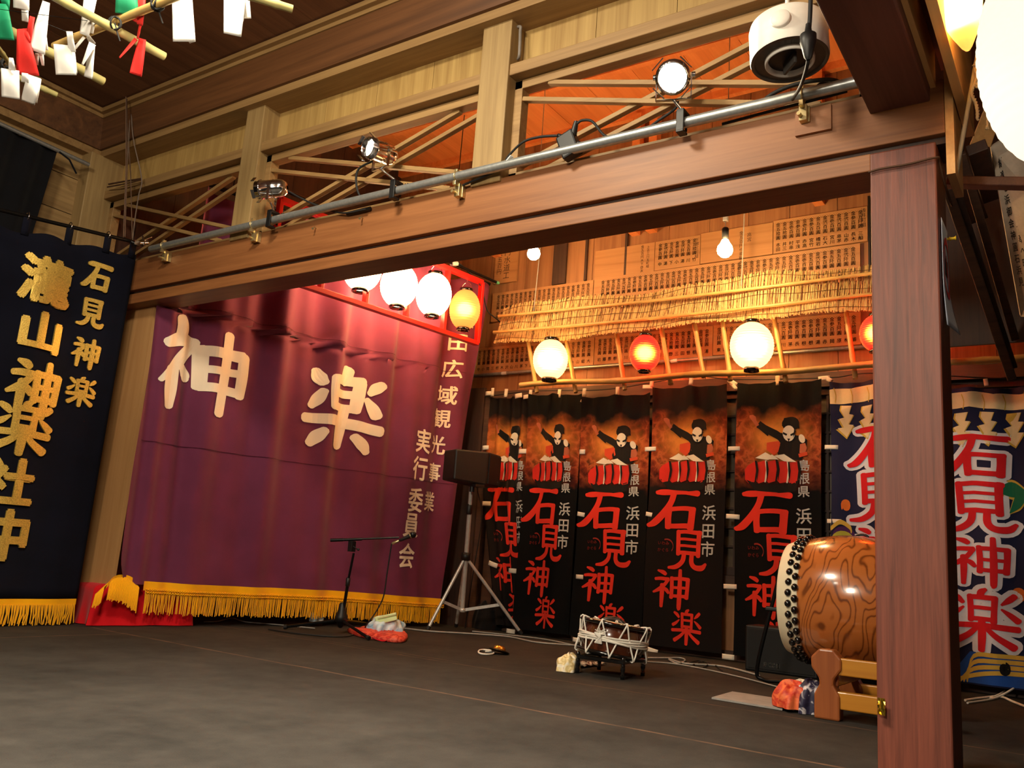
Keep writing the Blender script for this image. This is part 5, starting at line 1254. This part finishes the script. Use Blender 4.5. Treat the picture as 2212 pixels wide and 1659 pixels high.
# low box under the barrel drum stand
t = thing('equipment_case', 'dark equipment case with a chrome handle behind the drum stand', 'case', Z(1870, 1500)+Vector((.5, 0, 0)))
o_ = Z(1870, 1505)+Vector((.45, .05, 0))
MB().b6(o_.x, o_.x+.3, o_.y-.35, o_.y+.2, 0, .13).build('case_body', M['black'], t, bevel=.01)
MB().tube([o_+Vector((-.012, .02+.05*math.cos(g), .075+.035*math.sin(g))) for g in [math.pi*k/12 for k in range(13)]], .005, 6).build('handle', M['chrome'], t)

# ------------------------------------------------------------------ cables on the floor
def fl(pts, h=.008): return [Z(x, y)+Vector((0, 0, h)) for x, y in pts]
cable('floor_cable', 'pale cable along the floor from the bags to the rope-tied drum', fl([(868, 1359), (930, 1366), (1030, 1372), (1100, 1378), (1160, 1390), (1250, 1397)]), .006, 'cablew')
cable('floor_cable', 'second pale cable along the floor below the first banners', fl([(1020, 1366), (1100, 1374), (1180, 1384), (1270, 1402), (1330, 1408)]), .005, 'cablew')
cable('floor_cable', 'pale cable looped on the floor right of the rope-tied drum', fl([(1392, 1424), (1440, 1424), (1470, 1424), (1480, 1430), (1462, 1436), (1445, 1426), (1480, 1436), (1560, 1442), (1640, 1462)]), .006, 'cablew')
cable('floor_cable', 'thin pale cable crossing the floor toward the folding chair', fl([(1392, 1432), (1450, 1436), (1510, 1446), (1600, 1466), (1690, 1490)]), .004, 'cablew')
cable('floor_cable', 'tangled dark cable on the floor below the brown-tinted banner', fl([(1490, 1434), (1510, 1430), (1530, 1436), (1515, 1446), (1496, 1440), (1520, 1432), (1545, 1440), (1560, 1452)]), .004)
cable('floor_cable', 'white cable on the floor right of the post', fl([(2085, 1516), (2120, 1511), (2160, 1508), (2190, 1520), (2230, 1536)]), .007, 'whitep')
cable('floor_cable', 'white cable curling up beside the navy banner edge', [Z(2090, 1522)+Vector((0, 0, .008)), Z(2150, 1512)+Vector((0, 0, .01)), Z(2195, 1508)+Vector((0, 0, .06)), Z(2200, 1490)+Vector((0, 0, .05)), Z(2165, 1505)+Vector((0, 0, .02)), Z(2140, 1512)+Vector((0, 0, .01))], .006, 'whitep')
cable('floor_cable', 'thin grey cable showing under the curtain fringe beside the red box', fl([(440, 1346), (470, 1345), (500, 1338), (530, 1346), (600, 1352), (680, 1360)]), .004, 'cablew')
cable('wall_cable', 'black cable running down the pale door behind the purple curtain', [Y(222, 960, 5.58), Y(240, 1000, 5.58), Y(268, 1050, 5.58), Y(280, 1080, 5.58)], .006)

# ------------------------------------------------------------------ bamboo canopy with paper streamers over the hall
TD = depth(Vector((1.65, 3.4, 2.6)))
def zpt(x, y, z=2.6): return at(x, y, 2, z)
pole_list = [((95, -20), (355, 122), .0185, 'thick bamboo pole whose cut end reaches furthest over the dark ceiling'), ((-20, 45), (223, 176), .020, 'bamboo pole crossing behind the middle white papers'), ((-20, 140), (122, 205), .014, 'thin bamboo pole lowest of the canopy'), ((440, -40), (632, 20), .016, 'bamboo pole end at the right of the canopy'), ((-20, 80), (30, 150), .010, 'thin slanting bamboo stick at the left edge of the canopy')]
for a, b, r, lb in pole_list:
    p, q = zpt(*a), zpt(*b)
    tag(MB().tube([lerp(p, q, k/16) for k in range(17)], [r+(.0022 if k % 5 == 3 else 0) for k in range(17)], 12).build('canopy_pole', M['bambooG'], loc=q), lb, 'pole', 'bamboo poles of the hanging canopy')
p, q = zpt(118, 100, 2.645), zpt(400, -15, 2.645)
tag(MB().tube([lerp(p, q, k/16) for k in range(17)], [.017+(.002 if k % 5 == 3 else 0) for k in range(17)], 12).build('canopy_pole', M['bamboo'], loc=p), 'orange-tinted bamboo pole tied across under the other canopy poles', 'pole', 'bamboo poles of the hanging canopy')
def tie(x, y, label, z=2.615):
    c = zpt(x, y, z); mb = MB(); r_ = random.Random(x)
    for k in range(4):
        d = Vector((r_.uniform(-1, 1), r_.uniform(-1, 1), .2)).normalized(); e = d.orthogonal().normalized(); f = d.cross(e)
        mb.tube([c+(e*math.cos(g)+f*math.sin(g))*.026 for g in [2*math.pi*j/12 for j in range(13)]], .004, 5)
    mb.tube(smooth_path([c, c+Vector((.015, 0, -.03)), c+Vector((.03, -.01, -.07))]), .0035, 5)
    tag(mb.build('rope_tie', M['rubber'], loc=c), label, 'tie', 'rope ties of the canopy')
tie(248, 50, 'black rope tie binding both bamboo poles near the green paper'); tie(340, 10, 'black rope tie on the orange-tinted pole between red and white papers', 2.645); tie(12, 140, 'black rope tie at the left edge above the lowest pole')
for a, b in (((0, 20), (190, 45)), ((85, 45), (160, 75))):
    tag(MB().tube([zpt(*a), zpt(*b)], .0012, 4).build('thin_wire', M['blackm'], loc=zpt(*a)), 'thin wire strung between the canopy poles '+('at the top' if a[0] == 0 else 'by the tall white paper'), 'wire')
def leaf(mb, x0, y0, x1, y1, wpx0, wpx1, dep, curl=.02, tw=.0, skew=0.0):
    p, q = D(x0, y0, dep), D(x1, y1, dep); k = dep/F
    ax = (q-p); n = (CAM-p).normalized(); s = ax.cross(n).normalized()
    def fn(u, v):
        w_ = (wpx0+(wpx1-wpx0)*v)*k; a = tw*v
        e = s*math.cos(a)+n*math.sin(a)
        return lerp(p, q, v)+e*(u-.5)*w_+n*(curl*math.sin(v*3.0+u)+curl*.7*math.cos(u*3))+ax*skew*(u-.5)*v
    mb.grid(fn, 6, 14)
def streamer(label, m, leaves, dep=None):
    dep = dep or TD-.08
    c = D(leaves[0][0], leaves[0][1], dep); t = thing('paper_streamer', label, 'streamer', c, 'paper streamers of the canopy')
    for i, l in enumerate(leaves):
        mb = MB(); leaf(mb, *l[:6], dep+.02*i, *(l[6:] if len(l) > 6 else ())); mb.build('paper_leaf', M[m], t, solid=.0012)
streamer('white paper streamer at the top left corner with a narrow pointed tail', 'paperw', [(46, -20, 46, 20, 30, 30), (54, 10, 54, 47, 14, 12)])
streamer('green paper streamer at the far left edge', 'paperg', [(4, 8, 14, 86, 22, 30), (10, -10, 14, 26, 20, 14, .03, .8)])
streamer('tall white paper streamer beside the red one', 'paperw', [(100, 4, 78, 112, 14, 34), (90, 60, 94, 108, 16, 18), (88, 110, 93, 142, 10, 8, .02, 1.0), (80, 115, 78, 140, 8, 8)])
streamer('red paper streamer left of the tall white one', 'paperr', [(70, 36, 60, 90, 10, 12), (48, 64, 60, 162, 20, 44, .03), (50, 62, 62, 105, 24, 16, .05, 1.2)])
streamer('white paper streamer hanging before the middle pole', 'paperw', [(150, 68, 156, 112, 12, 14), (138, 97, 143, 162, 40, 40, .02, 0, .05), (150, 100, 156, 159, 20, 20)])
streamer('cream paper streamer dropping from the top behind the thick pole', 'paperw', [(198, -20, 182, 76, 26, 18), (202, 40, 198, 72, 8, 8, .02, .6), (182, 80, 162, 104, 6, 5), (190, 78, 201, 96, 8, 12)])
streamer('twisted white paper streamer tapering in two tails below the thick pole', 'paperw', [(200, 94, 178, 140, 14, 5, .02, .7), (200, 98, 190, 168, 10, 18, .02, -.5), (202, 100, 196, 168, 4, 8)])
streamer('green paper streamer at the top edge beside the red ribbon', 'paperg', [(274, -20, 274, 32, 42, 46)])
streamer('red paper ribbon knotted over the thick pole with two tails', 'paperr', [(308, -20, 302, 54, 16, 14, .02, .6), (282, 32, 300, 45, 16, 12), (303, 55, 297, 84, 5, 4), (294, 84, 258, 125, 8, 3), (308, 84, 293, 162, 14, 28, .02, .5)])
streamer('wide white paper streamer right of the red ribbon', 'paperw', [(393, -20, 398, 90, 40, 46, .02, 0, .05), (400, 60, 416, 92, 20, 12), (380, -10, 386, 8, 14, 8)])
streamer('rightmost white paper streamer of the canopy', 'paperw', [(508, -20, 502, 76, 46, 36), (524, -20, 532, 40, 26, 20), (528, -10, 524, 46, 14, 6, .02, 1.0)])
streamer('short greenish white paper streamer at the lower left edge', 'paperw', [(24, 125, 26, 152, 8, 16, .02, .7), (22, 150, 23, 212, 34, 34)])
streamer('white paper streamer curling at the lowest pole', 'paperw', [(54, 158, 54, 178, 12, 14), (74, 165, 60, 222, 26, 30, .04, .5), (84, 170, 78, 222, 10, 6, .03, 1.0)])

# ------------------------------------------------------------------ right edge: lanterns, rail, braces, lettered board
struct(MB().b6(5.2, 5.22, -1.5, .80, 1.90, 4.3), 'shade_panel_right', M['dark'])  # added dark panel, paints the darkness behind the braces
c = D(2262, 110, 2.3); k = 2.3/F
lantern(c, 270*k, 500*k, M['lan_big'], 'very large glowing white paper lantern cut by the right picture edge', 'lanterns at the hall side', glowm=None, capr=.3, ribs=20)
c = D(2074, 10, 2.6); k = 2.6/F
t = thing('paper_lantern', 'glowing orange-tipped lantern hanging beside the crossbeam', 'lantern', c, 'lanterns at the hall side')
pr_ = [(0, -1.15), (.10, -1.13), (.22, -1.05), (.5, -.75), (.75, -.42), (.92, 0), (.95, .4), (.8, .8), (.45, 1.0), (0, 1.02)]
MB().lathe(c, [(a*48*k, b*108*k) for a, b in pr_], (.12, .1, 1), 32).build('paper_shell', M['lan_amber'], t)
MB().sphere(c+Vector((0, 0, .0)), 30*k, 16, 10, 0, (1, 1, 1.8)).build('bulb', glow('hall_bulb', (255, 236, 200), 40), t)
MB().tube([c+Vector((0, 0, 108*k)), c+Vector((0, 0, .9))], .004, 6).build('cord', M['rubber'], t)
t = thing('thin_pole', 'thin grey pole slanting up beside the post with a knotted rope', 'pole', D(2064, 380, 2.95))
MB().tube([D(2064, 384, 2.95), D(2112, 118, 2.85)], .0075, 8).tube([D(2111, 122, 2.85), D(2136, -20, 2.8)], .0055, 8).build('shaft', mat('grey_pole', (150, 142, 126), .5), t)
t = thing('knotted_rope', 'twisted grey rope knotted around the thin slanting pole', 'rope', D(2112, 150, 2.84))
mb = MB()
for pts in ([(2104, 140), (2118, 136), (2126, 130), (2116, 144), (2108, 150), (2114, 158), (2122, 166), (2126, 180), (2132, 205), (2136, 235), (2133, 280)], [(2112, 150), (2110, 172), (2102, 190), (2100, 205), (2108, 222), (2112, 240), (2112, 258)], [(2116, 158), (2120, 178), (2112, 188), (2108, 180)]):
    sp = smooth_path([D(x, y, 2.83) for x, y in pts], 8)
    for ph in (0, 3.14): mb.tube([p+_r*.0035*math.cos(i*1.1+ph)+_u*.0035*math.sin(i*1.1+ph) for i, p in enumerate(sp)], .0042, 5)
mb.build('strands', mat('hemp_rope', (150, 136, 110), .9), t)
ra, rb2 = D(2046, 394, 3.2), D(2270, 398, 3.0)
tag(MB().bar(ra, rb2, .05, .035).build('dark_rail', M['cross'], loc=ra, bevel=.004), 'dark level rail running from the post to the right picture edge', 'rail')
for (x0, y0, x1, y1, w_, m_, lb) in ((2046, 405, 2185, 815, .045, 'darkY', 'dark slanting brace nearest the post'), (2052, 310, 2112, 470, .09, 'dark', 'thick dark slanting brace below the pale plate'), (2076, 330, 2192, 730, .04, 'darkY', 'brown slanting brace between post and lettered board'), (2062, 395, 2190, 790, .03, 'dark', 'narrow dark slanting brace in the middle of the group'), (2110, 318, 2140, 425, .09, 'dark', 'short dark upright under the lettered board corner')):
    p, q = D(x0, y0, 4.2), D(x1, y1, 4.6)
    tag(MB().bar(p, q, w_, .06, tuple(ray(2100, 500))).build('slanting_brace', M[m_], loc=p, bevel=.004), lb, 'brace', 'slanting braces right of the post')
bq = [D(2140, 318, 4.3), D(2420, 150, 4.0), D(2470, 700, 4.0), D(2205, 684, 4.6)]
t = thing('lettered_board', 'slanted pale board with columns of black writing at the right edge', 'board', bq[0])
bn = (bq[1]-bq[0]).cross(bq[3]-bq[0]).normalized(); bn = bn if bn.dot(CAM-bq[0]) > 0 else -bn
bf_ = lambda u, v, o=.004: lerp(lerp(bq[3], bq[2], u), lerp(bq[0], bq[1], u), v)+bn*o
mb = MB().prism([bf_(0, 0, 0), bf_(1, 0, 0), bf_(1, 1, 0), bf_(0, 1, 0)], -bn*.03)
for col in range(9):
    v = .93-.03*(col % 3)
    for j in range(11):
        c = rn.choice('奉納御神楽氏子一同金圓也石見浜田のいにしへを町内会有志');  put_glyph(mb, c, bf_, .035+col*.06, v-.062, .045, .055, 1, .015, 2); v -= .068
mb.build('panel', [mat('aged_paper', (188, 176, 160), .8), M['ink2']], t)
p0, p1 = bf_(0, 1.0), bf_(0, .62)
mb = MB().prism([D(2094, 314, 4.3), D(2140, 318, 4.3), D(2190, 170, 4.25), D(2148, 180, 4.25)], ray(2120, 250)*.12)
mb.build('frame', M['gold_light'], t, bevel=.004)
# wire round the post head and the paper notice pinned on the post side
tag(MB().tube(smooth_path([X(1876, 372, 2.99), X(1905, 364, 2.988), X(1960, 355, 2.988), X(2022, 340, 2.988), Vector((3.02, .384, 1.99)), Vector((3.08, .375, 1.93)), Vector((3.2, .37, 1.90))]), .004, 6).build('twisted_wire', mat('rusty_wire', (86, 58, 40), .7, .4), loc=X(1905, 364, 2.99)), 'dark twisted wire wrapped round the top of the post', 'wire')
nz0, nz1 = at(2032, 690, 1, .386).z, at(2036, 480, 1, .386).z
t = thing('paper_notice', 'white paper notice with a red circle sign pinned on the post side', 'notice', (3.1, .386, nz0))
def nf(u, v, o=0.0): return Vector((3.03+.15*u, .386-.002-o-.07*max(0, .45-v)**1.5*(.4+u), nz0+(nz1-nz0)*v))
MB().grid(lambda u, v: nf(u, v), 8, 16).build('sheet', mat('notice_paper', (206, 218, 240), .6, 0, .03), t, solid=.001)
mb = MB()
stroke(mb, [(.5+.40*math.cos(g), .58+.26*math.sin(g), .035) for g in [2*math.pi*k/20 for k in range(21)]], lambda u, v: nf(u, v, .003), 0, dens=2)
stroke(mb, [(.23, .77, .03), (.77, .39, .03)], lambda u, v: nf(u, v, .0035), 0)
mb.build('red_circle', mat('notice_red', (200, 40, 60), .6), t)
mb = MB(); mb.poly([nf(u, v, .0025) for u, v in ((.3, .5), (.7, .5), (.7, .66), (.56, .66), (.52, .7), (.44, .7), (.42, .66), (.3, .66))]); mb.build('pictogram', M['ink2'], t)
t = thing('push_pin', 'yellow push pin holding the paper notice on the post', 'pin', (3.15, .385, nz1-.03))
MB().lathe((3.15, .383, nz1-.035), [(.004, 0), (.004, .006), (.008, .008), (.005, .014), (.005, .024), (.009, .028), (0, .029)], (0, -1, 0), 12).build('head', mat('yellow_plastic', (240, 200, 40), .4), t)

bpy.data.objects.remove(_fo)
for o in list(COL.objects):
    if o.type == 'MESH' and not o.parent and 'category' not in o and 'kind' not in o: print('UNTAGGED', o.name)
